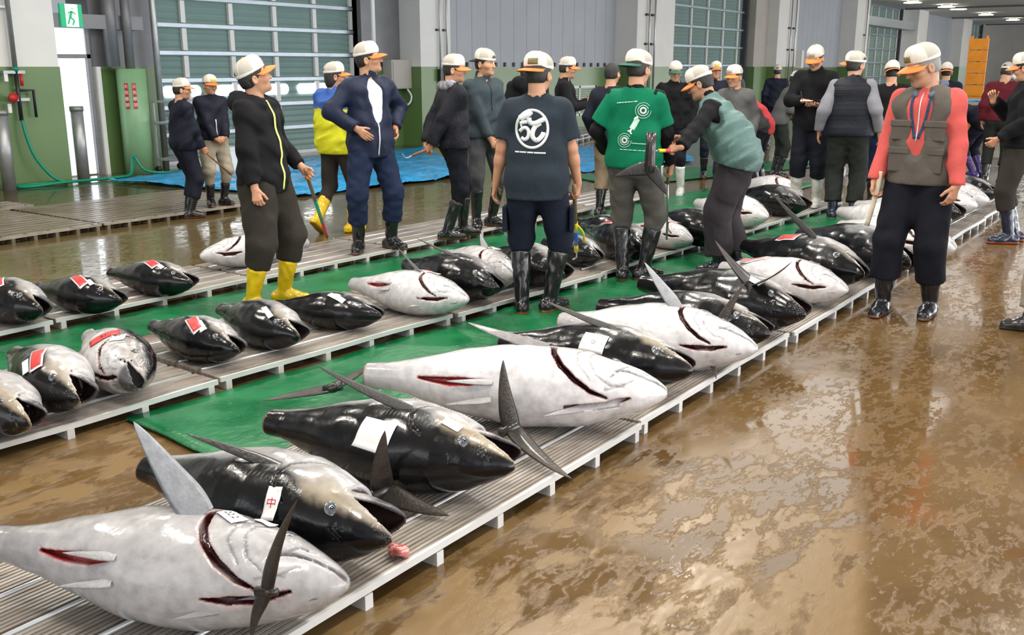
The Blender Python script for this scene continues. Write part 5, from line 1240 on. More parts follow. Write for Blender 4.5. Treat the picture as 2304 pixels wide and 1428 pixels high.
        if t.get('collar'):
            ch = t['collar']; B.cone(neck0 - up_ax * .02 * S, neck0 + up_ax * ch * S, .074 * S, .070 * S, .015); 
            B.cone(neck0 + up_ax * .0 * S, neck0 + up_ax * (ch + .05) * S, .060 * S, .062 * S, .004, op=-1)
        else: B.cone(neck0 + up_ax * .018 * S, neck0 + up_ax * .1 * S, .066 * S, .08 * S, .006, op=-1)
        if t.get('open'):  # jacket hanging open down the front
            ow = t['open']; B.cone(tor(0, .175, .56), tor(t.get('open_x', 0), .185, t.get('open_to', .06)), ow * 1.45 * S, ow * .75 * S, .01, RT @ V3(0, 1, 0), 1.0, op=-1)
        tl_ = math.sin(math.radians(lean * .45)); B.cut(hemp, -V3(0, tl_ * -1, 1)); B.warp = folds(t.get('fold', .011) * .72, sum(map(ord, key + nm)), t.get('wl', .13) * 1.2)
        v, q = B.mesh(hn); c = t['cf'](v, hip, S, tor) if 'cf' in t else None
        o = mk(nm, v, q, t['mat'], root, col=c); return o, v, q
    if top and top.get('under'):   # what shows in the open front
        u_ = dict(top['under']); u_.setdefault('g', .004); u_['fold'] = .004; u_['hem'] = u_.get('hem', -.02); o, v, q = garment(u_.get('name', 'undershirt'), u_, 'none')
    if top:
        o, v, q = garment(top.get('name', 'jacket'), top, top.get('sleeve', 'long')); out['top'] = (o, v, q)
    if vest:
        vest = dict(vest); vest.setdefault('g', .026); o, v, q = garment('vest', vest, 'none'); out['vest'] = (o, v, q)
    if glasses:
        gm = MB()
        for q in (-1, 1):
            ring = [tuple(H(q * .032 + .021 * math.cos(2 * PI * i / 14), .092 - .25 * abs(.021 * math.cos(2 * PI * i / 14) + .011), .002 + .015 * math.sin(2 * PI * i / 14))) for i in range(15)]; gm.tube(ring, .0016, 5, False); gm.tube([tuple(H(q * .053, .083, .006)), tuple(H(q * .078, -.01, .006))], .0016, 5)
        gm.tube([tuple(H(-.011, .092, .006)), tuple(H(.011, .092, .006))], .0016, 5); gm.build('glasses', 'glasses', root, True)
    return out
def on_cloth(pr, which, pts, view, wd, m, name='seam', off=.003, closed=False, thick=.0015):
    """a strip laid on a garment: pts are person-frame points thrown onto the cloth along -view"""
    o, v, q = pr[which]; bv = pr.setdefault('bvh_' + which, bvh_of(v, q)); view = Vector(view).normalized(); P = []
    pts = [Vector(p) for p in smoothpath(pts, 6)] if len(pts) > 2 else [Vector(pts[0]).lerp(Vector(pts[1]), k / 14) for k in range(15)]
    for p in pts:
        h_ = bv.ray_cast(p + view * .6, -view)
        if h_[0] is not None and (h_[0] - p).length < .25: P.append((h_[0] + view * off, h_[1]))
    if len(P) < 2: return None
    V = []; Q = []
    for i, (p, nn) in enumerate(P):
        t = (P[min(i + 1, len(P) - 1)][0] - P[max(i - 1, 0)][0]).normalized(); sd = t.cross(view).normalized() * wd * .5; V += [p - sd, p + sd]
        if i: b = len(V) - 4; Q.append((b, b + 1, b + 3, b + 2))
    s_ = mk(name, V, [list(x) for x in Q], m, o); sl = s_.modifiers.new('thickness', 'SOLIDIFY'); sl.thickness = thick; sl.offset = 1
    return s_
def print_text(pr, which, txt, c, ax, ay, view, size, m, name='print'):
    o, v, q = pr[which]; bv = pr.setdefault('bvh_' + which, bvh_of(v, q)); view = Vector(view).normalized(); ax, ay, c = Vector(ax).normalized(), Vector(ay).normalized(), Vector(c)
    tm = text_mesh(txt, size, m, Vector((0, 0, 0)), Matrix.Identity(3), None, name, 0.0)
    for vt in tm.data.vertices:
        p = c + ax * vt.co.x + ay * vt.co.y; h_ = bv.ray_cast(p + view * .6, -view); vt.co = (h_[0] if h_[0] is not None else p) + view * .004
    tm.parent = o; return tm
def rod(name, label, cat, segs, group=None, hook=None):
    """a held pole: list of (part name, [world points], radius, material)"""
    P0 = np.array(segs[0][1][0]); root = empty(name, P0, 0, label, cat, group)
    for nm, pts, r, m in segs: MB().tube([tuple(np.array(p) - P0) for p in (smoothpath(pts, 5) if len(pts) > 2 else pts)], r, 10).build(nm, m, root, True)
    return root
def gp(px_, dep):
    '''floor point seen at picture column px_, dep metres into the hall along the optical axis'''
    fd = (dep - HC * math.sin(TH)) / math.cos(TH); q = fh * fd + rt * ((px_ - CX) / F * dep); return (float(q[0]), float(q[1]))
def wp(px_, py_, dep):
    '''point seen at (px_, py_), dep metres along the optical axis'''
    return EYE + (fw * F + rt * (px_ - CX) - up * (py_ - CY)) * (dep / F)
def along(a, b, t): return np.array(a) * (1 - t) + np.array(b) * t
cloth('navy_nylon', (0.012, 0.018, 0.045), 0.55); cloth('navy_dark', (0.008, 0.010, 0.022), 0.7); cloth('black_cotton', (0.006, 0.006, 0.008), 0.85); cloth('charcoal_brown', (0.030, 0.026, 0.021), 0.85)
cloth('slate_tee', (0.022, 0.032, 0.044), 0.85); cloth('navy_cargo', (0.008, 0.011, 0.024), 0.8); cloth('teal_grey', (0.035, 0.052, 0.064), 0.7); cloth('grey_trousers', (0.055, 0.055, 0.062), 0.8)
cloth('green_tee', (0.0, 0.155, 0.075), 0.85); cloth('grey_work', (0.085, 0.080, 0.072), 0.85); cloth('teal_vest', (0.10, 0.18, 0.17), 0.45, bs=60); cloth('plum_grey', (0.040, 0.034, 0.040), 0.8); cloth('beige', (0.36, 0.32, 0.25), 0.85)
cloth('khaki', (0.24, 0.18, 0.12), 0.85); cloth('coral', (0.60, 0.105, 0.095), 0.85); cloth('vest_brown', (0.105, 0.092, 0.080), 0.75); cloth('black_trousers', (0.006, 0.007, 0.013), 0.85); cloth('puffy_black', (0.008, 0.010, 0.018), 0.5, bs=70)
cloth('sleeve_grey', (0.22, 0.22, 0.25), 0.85); cloth('olive_dark', (0.018, 0.022, 0.019), 0.85); cloth('white_tee', (0.75, 0.76, 0.78), 0.85); cloth('grey_jacket', (0.095, 0.095, 0.095), 0.8); cloth('maroon', (0.11, 0.012, 0.020), 0.85); cloth('blue_shirt', (0.48, 0.55, 0.70), 0.8)
cloth('patterned', (0.40, 0.36, 0.38), 0.85, var=0.8, vs=55); cloth('red_black', (0.40, 0.015, 0.02), 0.7); cloth('speckled_navy', (0.012, 0.013, 0.020), 0.7, var=0.5, vs=60); cloth('navy_trousers', (0.010, 0.018, 0.050), 0.8); cloth('purple_rubber', (0.05, 0.03, 0.14), 0.4)
mat('two_tone', (1, 1, 1), 0.75, attr=True, var=0.06, vscale=10, bump=0.2, bscale=80)
BB = dict(col=(.010, .010, .012)); CAP = lambda **k: dict(dict(badge=None), **k)
def world(p, q):  # a point in the person frame to world
    return np.array(p['M'] @ Vector(q))
def wrist(p, n): return world(p, p['AR'][n][2])
def palm(p, n, f=.075):
    a = p['AR'][n]; return world(p, a[2] + a[3] * f * p['S'] + unit(a[4]) * .022)
# 1 yellow-booted man in the black hoodie
p = person('hoodie', 'man in black hooded jacket with lime zip and yellow boots, looking up', 612, 688, .012, 0.940, face=122, head=(-42, -16, 0), lean=-2, feet=((.10, .10, -10), (-.13, .0, 22)) and ((-.15, .02, 20), (.15, -.06, -22)),
    arms=dict(r=dict(w=(.27, .10, .80), curl=.9, n=(-.8, -.3, .2), fine=.8), l=dict(w=(-.26, .15, .99), e=(-.6, -.9, -.2), d=(-.15, .55, -.75), n=(.8, .2, .2), curl=1.1, grip=True, fine=.8)),
    top=dict(mat='black_cotton', hood=True, hem=-.10, g=.026, fold=.012, cuff=.02, name='hooded_jacket'), pants=dict(mat='charcoal_brown', loose=.052, to=.46, flare=.6), boots=dict(col=(.72, .50, .008), sole=(.55, .36, .01), top=.34, r=.072, dirty=True), cap=CAP(yaw=0, tilt=-6, badge='badge_dark'), fat=1.12)
S_ = p['S']; on_cloth(p, 'top', [p['tor'](.0, .15, .53), p['tor'](.012, .17, .44), p['tor'](-.005, .17, .25), p['tor'](.01, .17, .10), p['tor'](.008, .17, -.08)], (0, 1, 0), .020, 'zip_lime', 'zip')
h = palm(p, 'l'); e = at(738, 540, .03); d = unit(e - h)
rod('hook_pole', 'hook pole with green and red tape held by the man in yellow boots', 'pole', [('handle', [h - d * .12, along(h, e, .32)], .014, 'wood_handle'), ('green_grip', [along(h, e, .32), along(h, e, .66)], .0145, 'tape_green'), ('red_grip', [along(h, e, .66), along(h, e, .93)], .015, 'tape_red'), ('hook', [along(h, e, .93), e, e + V3(.03, -.03, -.01), e + V3(.06, -.02, .02)], .005, 'steel_hook')])
# 2 tall man in navy, hands on hips
p = person('tall', 'tall man in open navy jacket and white shirt, hands on his hips', 842, 562, PD + .002, 0.982, face=148, head=(-52, -8, 0), feet=((-.16, .03, 10), (.14, -.02, -42)),
    arms=dict(r=dict(w=(.205, .115, 1.06), e=(.9, -.55, .1), d=(-.55, .45, -.55), n=(-.5, -.7, .1), curl=.25, fine=.8), l=dict(w=(-.235, .03, 1.04), e=(-.9, -.6, .1), d=(.2, .5, -.8), n=(.8, -.1, .1), curl=.7)),
    top=dict(mat='navy_nylon', hem=-.12, g=.030, fold=.014, collar=.035, open=.085, open_to=.19, cuff=.01, under=dict(mat='white_tee', g=.012)), pants=dict(mat='navy_trousers', loose=.032, to=.62, flare=.9), boots=dict(col=(.010, .010, .012), sole=(.16, .06, .03), top=.31), cap=CAP(tilt=2, badge='sign_white', badge_at=-30), fat=1.0)
on_cloth(p, 'top', [p['tor'](.0, .17, .17), p['tor'](.01, .17, -.10)], (0, 1, 0), .012, 'zip_silver', 'zip')
# 3 yellow and blue jacket, walking
p = person('yellow', 'person in yellow jacket with blue shoulders and yellow boots, seen from behind', 765, 522, .0, 0.936, face=42, head=(38, 0, 0), feet=((-.10, .10, 0), (.10, -.16, 0, .05, 40)) and ((-.08, -.24, 10, .07, 38), (.10, .08, -6)),
    arms=dict(l=dict(w=(-.22, .05, .86)), r=dict(w=(.22, .16, .95))), hair='long', female=True,
    top=dict(mat='two_tone', hem=-.10, g=.040, fold=.012, blouse=True, collar=.03, cf=lambda v, hip, S, tor: mixc(np.tile(np.array([.60, .60, .010]), (len(v), 1)), [.03, .10, .38], ((v[:, 2] > hip[2] + (.365 + .03 * 0) * S)).astype(float))), pants=dict(mat='charcoal_brown', loose=.02, tuck=1), boots=dict(col=(.72, .47, .008), sole=(.25, .15, .02), top=.36, r=.070), cap=CAP(tilt=0))
# 4,5 two elderly men in navy at the left
p = person('navyA', 'man in navy jacket with dark trousers holding a short pole, leftmost of all the people', 428, 489, .0, 0.844, face=68, head=(18, 2, 0), feet=((-.09, .02, 0), (.09, -.02, -14)),
    arms=dict(r=dict(w=(.20, .17, .83), d=(-.1, .6, -.7), curl=1.2, grip=True), l=dict(w=(-.2, .1, .86))), top=dict(mat='navy_dark', hem=-.06, g=.030, fold=.012, collar=.03, blouse=True), pants=dict(mat='navy_dark', loose=.024, to=.6), boots=BB, cap=CAP(flat=True), hair='short', glasses=True, age=1, lod=1.2)
h = palm(p, 'r'); e = at(470, 408, .36) * 0 + h + (p['M'].to_3x3() @ Vector((-.05, .40, -.36))).to_tuple() * np.array(1.0); d = unit(e - h)
rod('hook_pole', 'short wooden hook pole held by the leftmost man', 'pole', [('handle', [h - d * .16, h + d * .40], .011, 'wood_handle'), ('hook', [h + d * .40, h + d * .48, h + d * .52 + V3(0, 0, -.03), h + d * .50 + V3(0, 0, -.07)], .004, 'steel_hook')], 'hook poles')
p = person('navyB', 'man in navy jacket and beige trousers with clasped hands, at left', 490, 462, PD, 0.825, face=152, head=(0, 6, 0), feet=((-.10, .0, 14), (.11, .02, -20)),
    arms=dict(r=dict(w=(.075, .215, .92), e=(.8, -.6, -.3), d=(-.75, .15, -.45), n=(.1, -1, .2), curl=.9), l=dict(w=(-.065, .235, .90), e=(-.8, -.6, -.3), d=(.75, .1, -.45), n=(-.1, -1, .1), curl=.9)),
    top=dict(mat='navy_dark', hem=-.04, g=.028, fold=.011, collar=.03, open=.045, open_to=.25, under=dict(mat='white_tee')), pants=dict(mat='beige', loose=.030, tuck=1), boots=dict(col=(.010, .010, .012), top=.33), cap=CAP(badge='badge_yellow', flat=True), age=1, lod=1.2)
on_cloth(p, 'top', [p['tor'](.012, .17, .24), p['tor'](.012, .17, -.03)], (0, 1, 0), .012, 'zip_silver', 'zip')
# 6,7 two buyers side by side
p = person('speck', 'man in speckled dark jacket with pale hood, hands behind his back with a hook', 1022, 534, PD + .002, 0.931, face=72, head=(22, 3, 0), feet=((-.09, .12, -6), (.10, -.10, -16)),
    arms=dict(l=dict(w=(-.10, -.24, .93), e=(-.9, -.5, 0), d=(.6, -.3, -.5), n=(.2, .8, .1), curl=1.0), r=dict(w=(.10, -.26, .90), e=(.9, -.5, 0), d=(-.5, -.4, -.6), n=(-.1, .9, .1), curl=1.0, grip=True)),
    top=dict(mat='speckled_navy', hem=-.05, g=.034, fold=.014, hood=False, collar=.02, open=.05, open_to=.34, under=dict(mat='blue_shirt', g=.012, name='shirt', collar=.04)), pants=dict(mat='black_trousers', loose=.026, tuck=1), boots=dict(BB, top=.40), cap=CAP(tilt=4))
B = Blob(); t_ = p['tor']; B.cone(t_(-.10, -.07, .53), t_(.10, -.07, .53), .042, .042, .03); B.cone(t_(.10, -.06, .54), t_(.075, .07, .49), .032, .024, .02); B.cone(t_(-.10, -.06, .54), t_(-.075, .07, .49), .032, .024, .02); B.warp = folds(.01, 4, .08); v, q = B.mesh(.011); mk('hood', v, q, 'sleeve_grey', p['root'])
h = palm(p, 'r'); dr_ = np.array(p['M'].to_3x3() @ Vector((.02, -.30, -.10))); d = unit(dr_)
rod('hook', 'red-handled hand hook held behind the back of the speckled-jacket man', 'hook', [('handle', [h - d * .10, h + d * .17], .013, 'wood_handle'), ('hook', [h + d * .17, h + d * .23 + V3(0, 0, .0), h + d * .27 + V3(0, 0, .05)], .005, 'steel_hook')])
p = person('teal', 'young man in grey-blue zip jacket with hands clasped in front', 1090, 510, PD + .002, 0.964, face=142, head=(-18, 2, 0), feet=((-.10, .0, 12), (.12, .02, -30)),
    arms=dict(r=dict(w=(.06, .20, .86), e=(.8, -.5, -.2), d=(-.55, .1, -.75), n=(.0, -1, .1), curl=.5), l=dict(w=(-.10, .22, .87), e=(-.8, -.5, -.2), d=(.45, .1, -.8), n=(-.1, -1, .1), curl=.5)),
    top=dict(mat='teal_grey', hem=-.03, g=.022, fold=.010, collar=.045, cuff=.0), pants=dict(mat='grey_trousers', loose=.018, tuck=1), boots=dict(BB, top=.42), cap=CAP(yaw=180, flat=True, brim='cap_cloth'), skin=1.0)
on_cloth(p, 'top', [p['tor'](.0, .15, .55), p['tor'](.0, .17, .40), p['tor'](.0, .17, .24)], (0, 1, 0), .010, 'seam_dark', 'zip')
# 8 dark tee shirt man, back to camera
p = tee = person('tee', 'man in dark slate tee shirt with round white mark, back to the camera', 1205, 702, .012, 0.955, face=4, head=(20, 2, 0), feet=((-.095, .0, 6), (.10, .05, -38)),
    arms=dict(l=dict(w=(-.285, .06, .87), e=(-.3, -1, 0), n=(1, -.2, .0), curl=.5, fine=.8), r=dict(w=(.285, .10, .865), e=(.3, -1, 0), d=(-.02, .10, -1), n=(-.9, .3, 0), curl=1.25, grip=True, fine=.75)),
    top=dict(mat='slate_tee', sleeve='short', hem=-.135, g=.026, fold=.010, wl=.17, name='tee_shirt'), pants=dict(mat='navy_cargo', loose=.034, tuck=1), boots=dict(col=(.010, .010, .012), sole=(.50, .10, .02), top=.44, r=.074), cap=CAP(yaw=200, flat=True, badge='badge_dark', badge_at=-26), fat=1.04)
T = p['tor']; bk = (0, -1, 0); cz0 = .338; cx0 = -.022; RX, RY = .112, .128
def back_stroke(pts, wd): on_cloth(tee, 'top', [T(cx0 + x * RX, -.16, cz0 + y * RY) for x, y in pts], bk, wd * RX, 'print_white', 'round_mark', .003)
back_stroke([(.93 * math.cos(a), .94 * math.sin(a)) for a in np.linspace(0, 2 * PI, 28)], .15)
back_stroke([(-.72, .52), (-.50, .62), (-.25, .74), (-.08, .90)], .36)
back_stroke([(-.72, .27), (-.5, .33), (-.30, .36)], .20)
back_stroke([(-.74, -.13), (-.52, .04), (-.32, .04), (-.19, -.14), (-.24, -.42), (-.44, -.53), (-.64, -.44)], .20); back_stroke([(-.66, .24), (-.62, .10)], .10)
back_stroke([(-.18, .56), (-.14, .36), (.02, .28), (.24, .30), (.52, .42), (.84, .54)], .27)
back_stroke([(.50, .30), (.20, .12), (.04, -.16), (.06, -.42), (.26, -.56), (.46, -.48), (.64, -.28), (.68, -.16)], .26)
for a_, b_ in ((-1.0, -.74), (-.70, -.32), (-.27, .08), (.12, .82)): on_cloth(tee, 'top', [T(cx0 + a_ * RX, -.16, cz0 - 1.16 * RY - .03 * (a_ + 1) * RY), T(cx0 + b_ * RX, -.16, cz0 - 1.16 * RY - .03 * (b_ + 1) * RY)], bk, .010, 'print_white', 'word_strip', .003)
for sd in (-1, 1):   # cargo pockets
    J = p['J']['hip' + 'lr'[(sd + 1) // 2]]; kk = p['J']['knee' + 'lr'[(sd + 1) // 2]]; c = along(J, kk, .62) + V3(sd * .105, -.01, 0)
    bevel(MB().box((c[0] - .016, c[1] - .075, c[2] - .085), (c[0] + .016, c[1] + .07, c[2] + .085)).build('cargo_pocket', 'navy_cargo', p['root'].children[[q.name.split('.')[0] for q in p['root'].children].index('trousers')]), .012, 3)
h = palm(p, 'r'); e = at(1297, 578, .24); d = unit(e - h)
rod('hook_pole', 'hook pole with blue and yellow tape held by the dark tee shirt man', 'pole', [('handle', [h - d * .10, along(h, e, .42)], .015, 'wood_handle'), ('yellow_grip', [along(h, e, .42), along(h, e, .56)], .017, 'tape_yellow'), ('blue_grip', [along(h, e, .56), along(h, e, .78)], .017, 'tape_blue'), ('yellow_tip', [along(h, e, .78), along(h, e, .90)], .016, 'tape_yellow'), ('yellow_tail', [along(h, e, .44), along(h, e, .58) + rt * .05, along(h, e, .74) + rt * .06], .008, 'tape_yellow'), ('hook', [along(h, e, .88), e, e - rt * .03 + V3(0, 0, -.02)], .006, 'steel_hook')])
# 9 green tee man
p = grn = person('green', 'man in green tee shirt over black sleeves, back to the camera', 1418, 628, .012, 0.973, face=8, head=(22, 4, 0), feet=((-.06, -.02, 4), (.10, .03, -46)),
    arms=dict(l=dict(w=(-.24, .16, .98), e=(-.6, -.8, 0), d=(.1, .8, -.4), curl=.5), r=dict(w=(.27, .14, .90), e=(.5, -.9, 0), d=(0, .2, -1), n=(-.9, .3, 0), curl=1.2, grip=True)),
    top=dict(mat='green_tee', sleeve='short', hem=-.05, g=.024, fold=.010, wl=.18, name='tee_shirt'), pants=dict(mat='grey_work', loose=.026, tuck=1), boots=dict(col=(.010, .010, .012), sole=(.28, .07, .02), top=.42, r=.072), cap=CAP(yaw=205, flat=True, brim='brim_green'), fat=1.08)
B = Blob()
for n in 'lr':
    sh, el, w_ = p['AR'][n][:3]; B.cone(sh, el, .062, .054, .02); B.cone(el, w_, .054, .044, .02, cut=[(w_, unit(w_ - el))])
B.cone(p['tor'](0, -.015, .50), p['tor'](0, -.015, .585), .068, .064, .02, cut=[(p['tor'](0, -.015, .575), p['RT'] @ V3(0, 0, 1))]); B.warp = folds(.008, 3, .1); v, q = B.mesh(.012); mk('undershirt', v, q, 'black_cotton', p['root'])
T = p['tor']
def gs(pts, wd, m='print_pale', nm='ripple_print'): on_cloth(grn, 'top', [T(x, -.17, y) for x, y in pts], bk, wd, m, nm, .003)
for (cx_, cy_, r_) in ((.075, .385, .058), (-.055, .165, .052)):
    for k, (f_, w_) in enumerate(((.34, .013), (.66, .006), (.98, .004))):
        gs([(cx_ + r_ * f_ * math.cos(a), cy_ + r_ * f_ * math.sin(a)) for a in np.linspace(.3 * k, 2 * PI - .4 * k * 0, 22)], w_, 'print_white' if k == 0 else 'print_pale')
gs([(.034, .325), (.016, .285), (-.004, .250)], .040, 'print_pale', 'fish_print'); gs([(-.004, .252), (-.016, .232)], .014, 'print_white', 'fish_print'); gs([(-.034, .236), (-.016, .230), (-.004, .212)], .012, 'print_white', 'fish_print'); gs([(.040, .335), (.026, .33), (.014, .318)], .02, 'print_white', 'fish_print')
def words(x0, x1, y0, y1, n, h_):
    q = random.Random(n); xs = [0.0]
    while xs[-1] < 1: xs.append(xs[-1] + q.uniform(.07, .2))
    for u0, u1 in zip(xs, xs[1:]):
        u1 = min(u1, 1) - .025
        if u1 > u0: gs([(x0 + (x1 - x0) * u0, y0 + (y1 - y0) * u0), (x0 + (x1 - x0) * u1, y0 + (y1 - y0) * u1)], h_, 'print_pale', 'word_strip')
words(-.125, .035, .438, .452, 3, .008); words(.0, .12, .145, .138, 4, .007); words(-.09, .11, .098, .088, 5, .006)
h = palm(p, 'r'); e = at(1500, 538, .25); d = unit(e - h)
rod('sampling_rod', 'thin dark rod held down to a silver tuna by the man in green', 'rod', [('handle', [h - d * .05, h + d * .10], .013, 'wood_handle'), ('shaft', [h + d * .10, e], .009, 'steel_hook')])
# 10 bending man in the green vest
p = bend = person('bend', 'man in pale green vest bending over a cut tail with a red-handled knife', 1636, 610, .012, 0.955, face=-86, lean=30, head=(10, 24, 0), pose_hips=(0, -.04), feet=((-.12, .06, 4), (.12, -.06, -6)),
    arms=dict(l=dict(world=wp(1520, 348, 7.10), e=(-.6, -.2, -1), d=(.1, .9, -.2), n=(.6, 0, -.5), curl=1.1, grip=True), r=dict(world=wp(1520, 330, 7.38), e=(.6, -.2, -1), d=(-.2, .9, .0), n=(-.6, .1, -.4), curl=1.2, grip=True)),
    top=dict(mat='black_cotton', hem=-.02, g=.022, fold=.016, collar=.03, name='jacket'), vest=dict(mat='teal_vest', g=.046, hem=-.05, fold=.016, wl=.09, blouse=True), pants=dict(mat='plum_grey', loose=.055, to=.86, flare=1.1), boots=dict(col=(.012, .016, .03), top=.25, r=.07), cap=CAP(tilt=4), fat=1.15)
h = palm(p, 'l'); L_ = unit(wp(1440, 340, 6.95) - h)
rod('knife', 'red and yellow handled knife held by the bending man', 'knife', [('handle', [h - L_ * .05, h + L_ * .09], .014, 'tape_red'), ('collar', [h + L_ * .09, h + L_ * .16], .0135, 'tape_yellow'), ('blade', [h + L_ * .16, h + L_ * .22], .008, 'steel_hook')])
hub = wp(1462, 378, 6.90); dv = unit(np.array([hub[0], hub[1], 0]))
tail_fin('cut tail held upright by the bending man in front of the green tee shirt', hub, [wp(1384, 396, 6.9), wp(1502, 440, 6.9)], (.03, 0, 1), .25, .12, N=tuple(-dv), col=((.020, .019, .022), (.035, .03, .03)), stub_r=.036)
# 11 vest man at right
p = vm = person('vestman', 'elderly man in coral sweater and brown pocket vest, looking down', 2040, 706, 0.0, 0.999, face=-160, head=(42, 20, 0), lean=2, feet=((-.14, .02, 26) , (.14, .12, -30)) and ((-.13, -.04, 6), (.13, .10, 4)),
    arms=dict(l=dict(w=(-.27, .12, .86), d=(.18, .15, -1), n=(.9, -.5, 0), curl=.55, fine=.75), r=dict(w=(.24, .13, .90), d=(.0, .2, -1), n=(-.9, .2, 0), curl=.8)),
    top=dict(mat='coral', hem=-.04, g=.020, fold=.010, collar=.0, cuff=-.02, name='sweater'), vest=dict(mat='vest_brown', g=.034, hem=-.06, fold=.010, open=.085, open_to=.16), pants=dict(mat='black_trousers', loose=.040, to=.62, flare=1.05), boots=dict(col=(.012, .013, .018), sole=(.20, .06, .03), top=.30, r=.07), cap=CAP(tilt=2, badge='badge_dark', badge_at=-6), hair='grey', age=1, glasses=True, fat=1.06)
T = p['tor']; B = Blob()
for sd in (-1, 1): B.cone(T(sd * .085, -.035, .565), T(sd * .045, .085, .50), .020, .016, .01, side := None)
B.cone(T(-.08, -.05, .568), T(.08, -.05, .568), .020, .020, .02); v, q = B.mesh(.008); mk('shirt_collar', v, q, cloth('collar_blue', (.10, .14, .20)), p['root'])
for sd in (-1, 1):
    for zq, hgt in ((.285, .12), (.10, .15)):
        c = T(sd * .105, .15, zq); o_, v_, q_ = p['vest']; bv = bvh_of(v_, q_); hit = bv.ray_cast(Vector(c) + Vector((0, .5, 0)), Vector((0, -1, 0)))
        y = hit[0].y if hit[0] else c[1]; V = []
        bevel(MB().box((c[0] - .062, y - .022, c[2] - hgt / 2), (c[0] + .062, y + .012, c[2] + hgt / 2)).build('pocket', 'vest_brown', o_), .010, 3)
        bevel(MB().box((c[0] - .066, y - .02, c[2] + hgt / 2 - .035), (c[0] + .066, y + .018, c[2] + hgt / 2 + .006)).build('pocket_flap', 'vest_brown', o_), .006, 2)
on_cloth(p, 'top', [T(-.055, .12, .50), T(-.045, .17, .38), T(-.012, .18, .24)], (0, 1, 0), .017, cloth('lanyard_blue', (.03, .06, .12), var=.5, vs=90), 'lanyard', .006); on_cloth(p, 'top', [T(.055, .12, .50), T(.045, .17, .38), T(.010, .18, .24)], (0, 1, 0), .017, 'lanyard_blue', 'lanyard', .006)
on_cloth(p, 'top', [T(.0, .12, .52), T(.0, .17, .38), T(.0, .18, .22)], (0, 1, 0), .007, 'zip_silver', 'zip', .004)
h = palm(p, 'r'); d = unit(np.array(p['M'].to_3x3() @ Vector((.10, .02, -1))))
rod('notebook', 'pale rolled paper held at the thigh of the vest man', 'paper', [('roll', [h + d * -.12, h + d * .02, h + d * .24 + rt * -.02], .016, cloth('roll_paper', (.62, .55, .42)))])
# ---- people farther back
p = person('capman', 'man with orange-brimmed cap half hidden behind the dark tee shirt man\'s head', 0, 0, PD, 0.936, xy=gp(1268, 11.8), face=95, head=(-10, 6, 0), arms=dict(r=dict(w=(.10, .30, 1.18), e=(.7, -.3, -.8), d=(-.3, .5, .6), curl=1.0), l=dict(w=(-.08, .30, 1.2), e=(-.7, -.3, -.8), d=(.3, .4, .6), curl=1.0)), top=dict(mat='black_cotton', g=.024, collar=.03), pants=dict(mat='beige', loose=.02), boots=BB, cap=CAP(), lod=1.5)
p = person('hooded', 'person with black hood hidden behind the dark tee shirt man\'s shoulder', 0, 0, PD, 0.936, xy=gp(1186, 10.6), face=15, head=(0, 12, 0), top=dict(mat='black_cotton', g=.03, hood=True), pants=dict(mat='black_trousers'), boots=BB, hair='long', lod=1.5)
p = person('khaki', 'person in navy sleeves and khaki trousers left of the man in green', 0, 0, 0, 0.946, xy=tuple(at(1368, 488)[:2]), face=25, top=dict(mat='navy_dark', g=.026), pants=dict(mat='khaki', loose=.03, to=.5), boots=BB, cap=None, lod=1.3, arms=dict(l=dict(w=(-.26, .1, .95))))
p = person('whiteboots', 'man in dark clothes and white boots facing the camera behind the man in green', 0, 0, 0, 0.955, xy=tuple(at(1508, 438)[:2]), face=195, head=(-20, 12, 0), top=dict(mat='black_cotton', g=.028, collar=.03), pants=dict(mat='black_trousers', loose=.02, tuck=1), boots=dict(col=(.62, .63, .60), sole=(.5, .5, .48), top=.42), cap=CAP(brim='brim_green'), lod=1.3, feet=((-.14, .02, 10), (.14, .1, -10)))
p = person('earcap', 'man with white cap and grey jacket behind the bending man', 0, 0, 0, 0.926, xy=gp(1640, 11.2), face=200, head=(15, 10, 0), top=dict(mat='grey_jacket', g=.024), pants=dict(mat='navy_dark'), boots=BB, cap=CAP(badge='badge_grey'), lod=1.5)
p = person('capback', 'person whose yellow-badged cap shows just above the bending man\'s back', 0, 0, 0, 0.955, xy=gp(1598, 14.5), face=170, top=dict(mat='navy_dark', g=.024), pants=dict(mat='navy_dark'), boots=BB, cap=CAP(badge='badge_yellow'), lod=1.6)
p = person('redblack', 'person in red and black jacket stooping behind the bending man', 0, 0, 0, 0.917, xy=gp(1708, 12.8), face=-70, lean=42, head=(0, 10, 0), top=dict(mat='two_tone', g=.026, cf=lambda v, hip, S, tor: mixc(np.tile(np.array([.42, .014, .02]), (len(v), 1)), [.012, .010, .014], (np.abs(v[:, 0]) > .11 * S).astype(float))), pants=dict(mat='black_trousers'), boots=BB, hair='short', lod=1.5)
p = person('farnavy', 'far worker in navy with a yellow cap, seen from behind', 0, 0, 0, 0.936, xy=gp(1738, 19.5), face=5, top=dict(mat='navy_dark', g=.026), pants=dict(mat='navy_dark'), boots=BB, cap=CAP(badge='badge_yellow'), lod=1.7)
p = person('greyjacket', 'man in grey jacket leaning forward beside the note-taking man', 0, 0, 0, 0.897, xy=tuple(at(1745, 398)[:2]), face=70, lean=20, head=(0, 18, 0), top=dict(mat='grey_jacket', g=.028, collar=.03), pants=dict(mat='olive_dark', loose=.02), boots=BB, cap=CAP(), lod=1.4, arms=dict(r=dict(w=(.2, .3, .95)), l=dict(w=(-.2, .3, .95))))
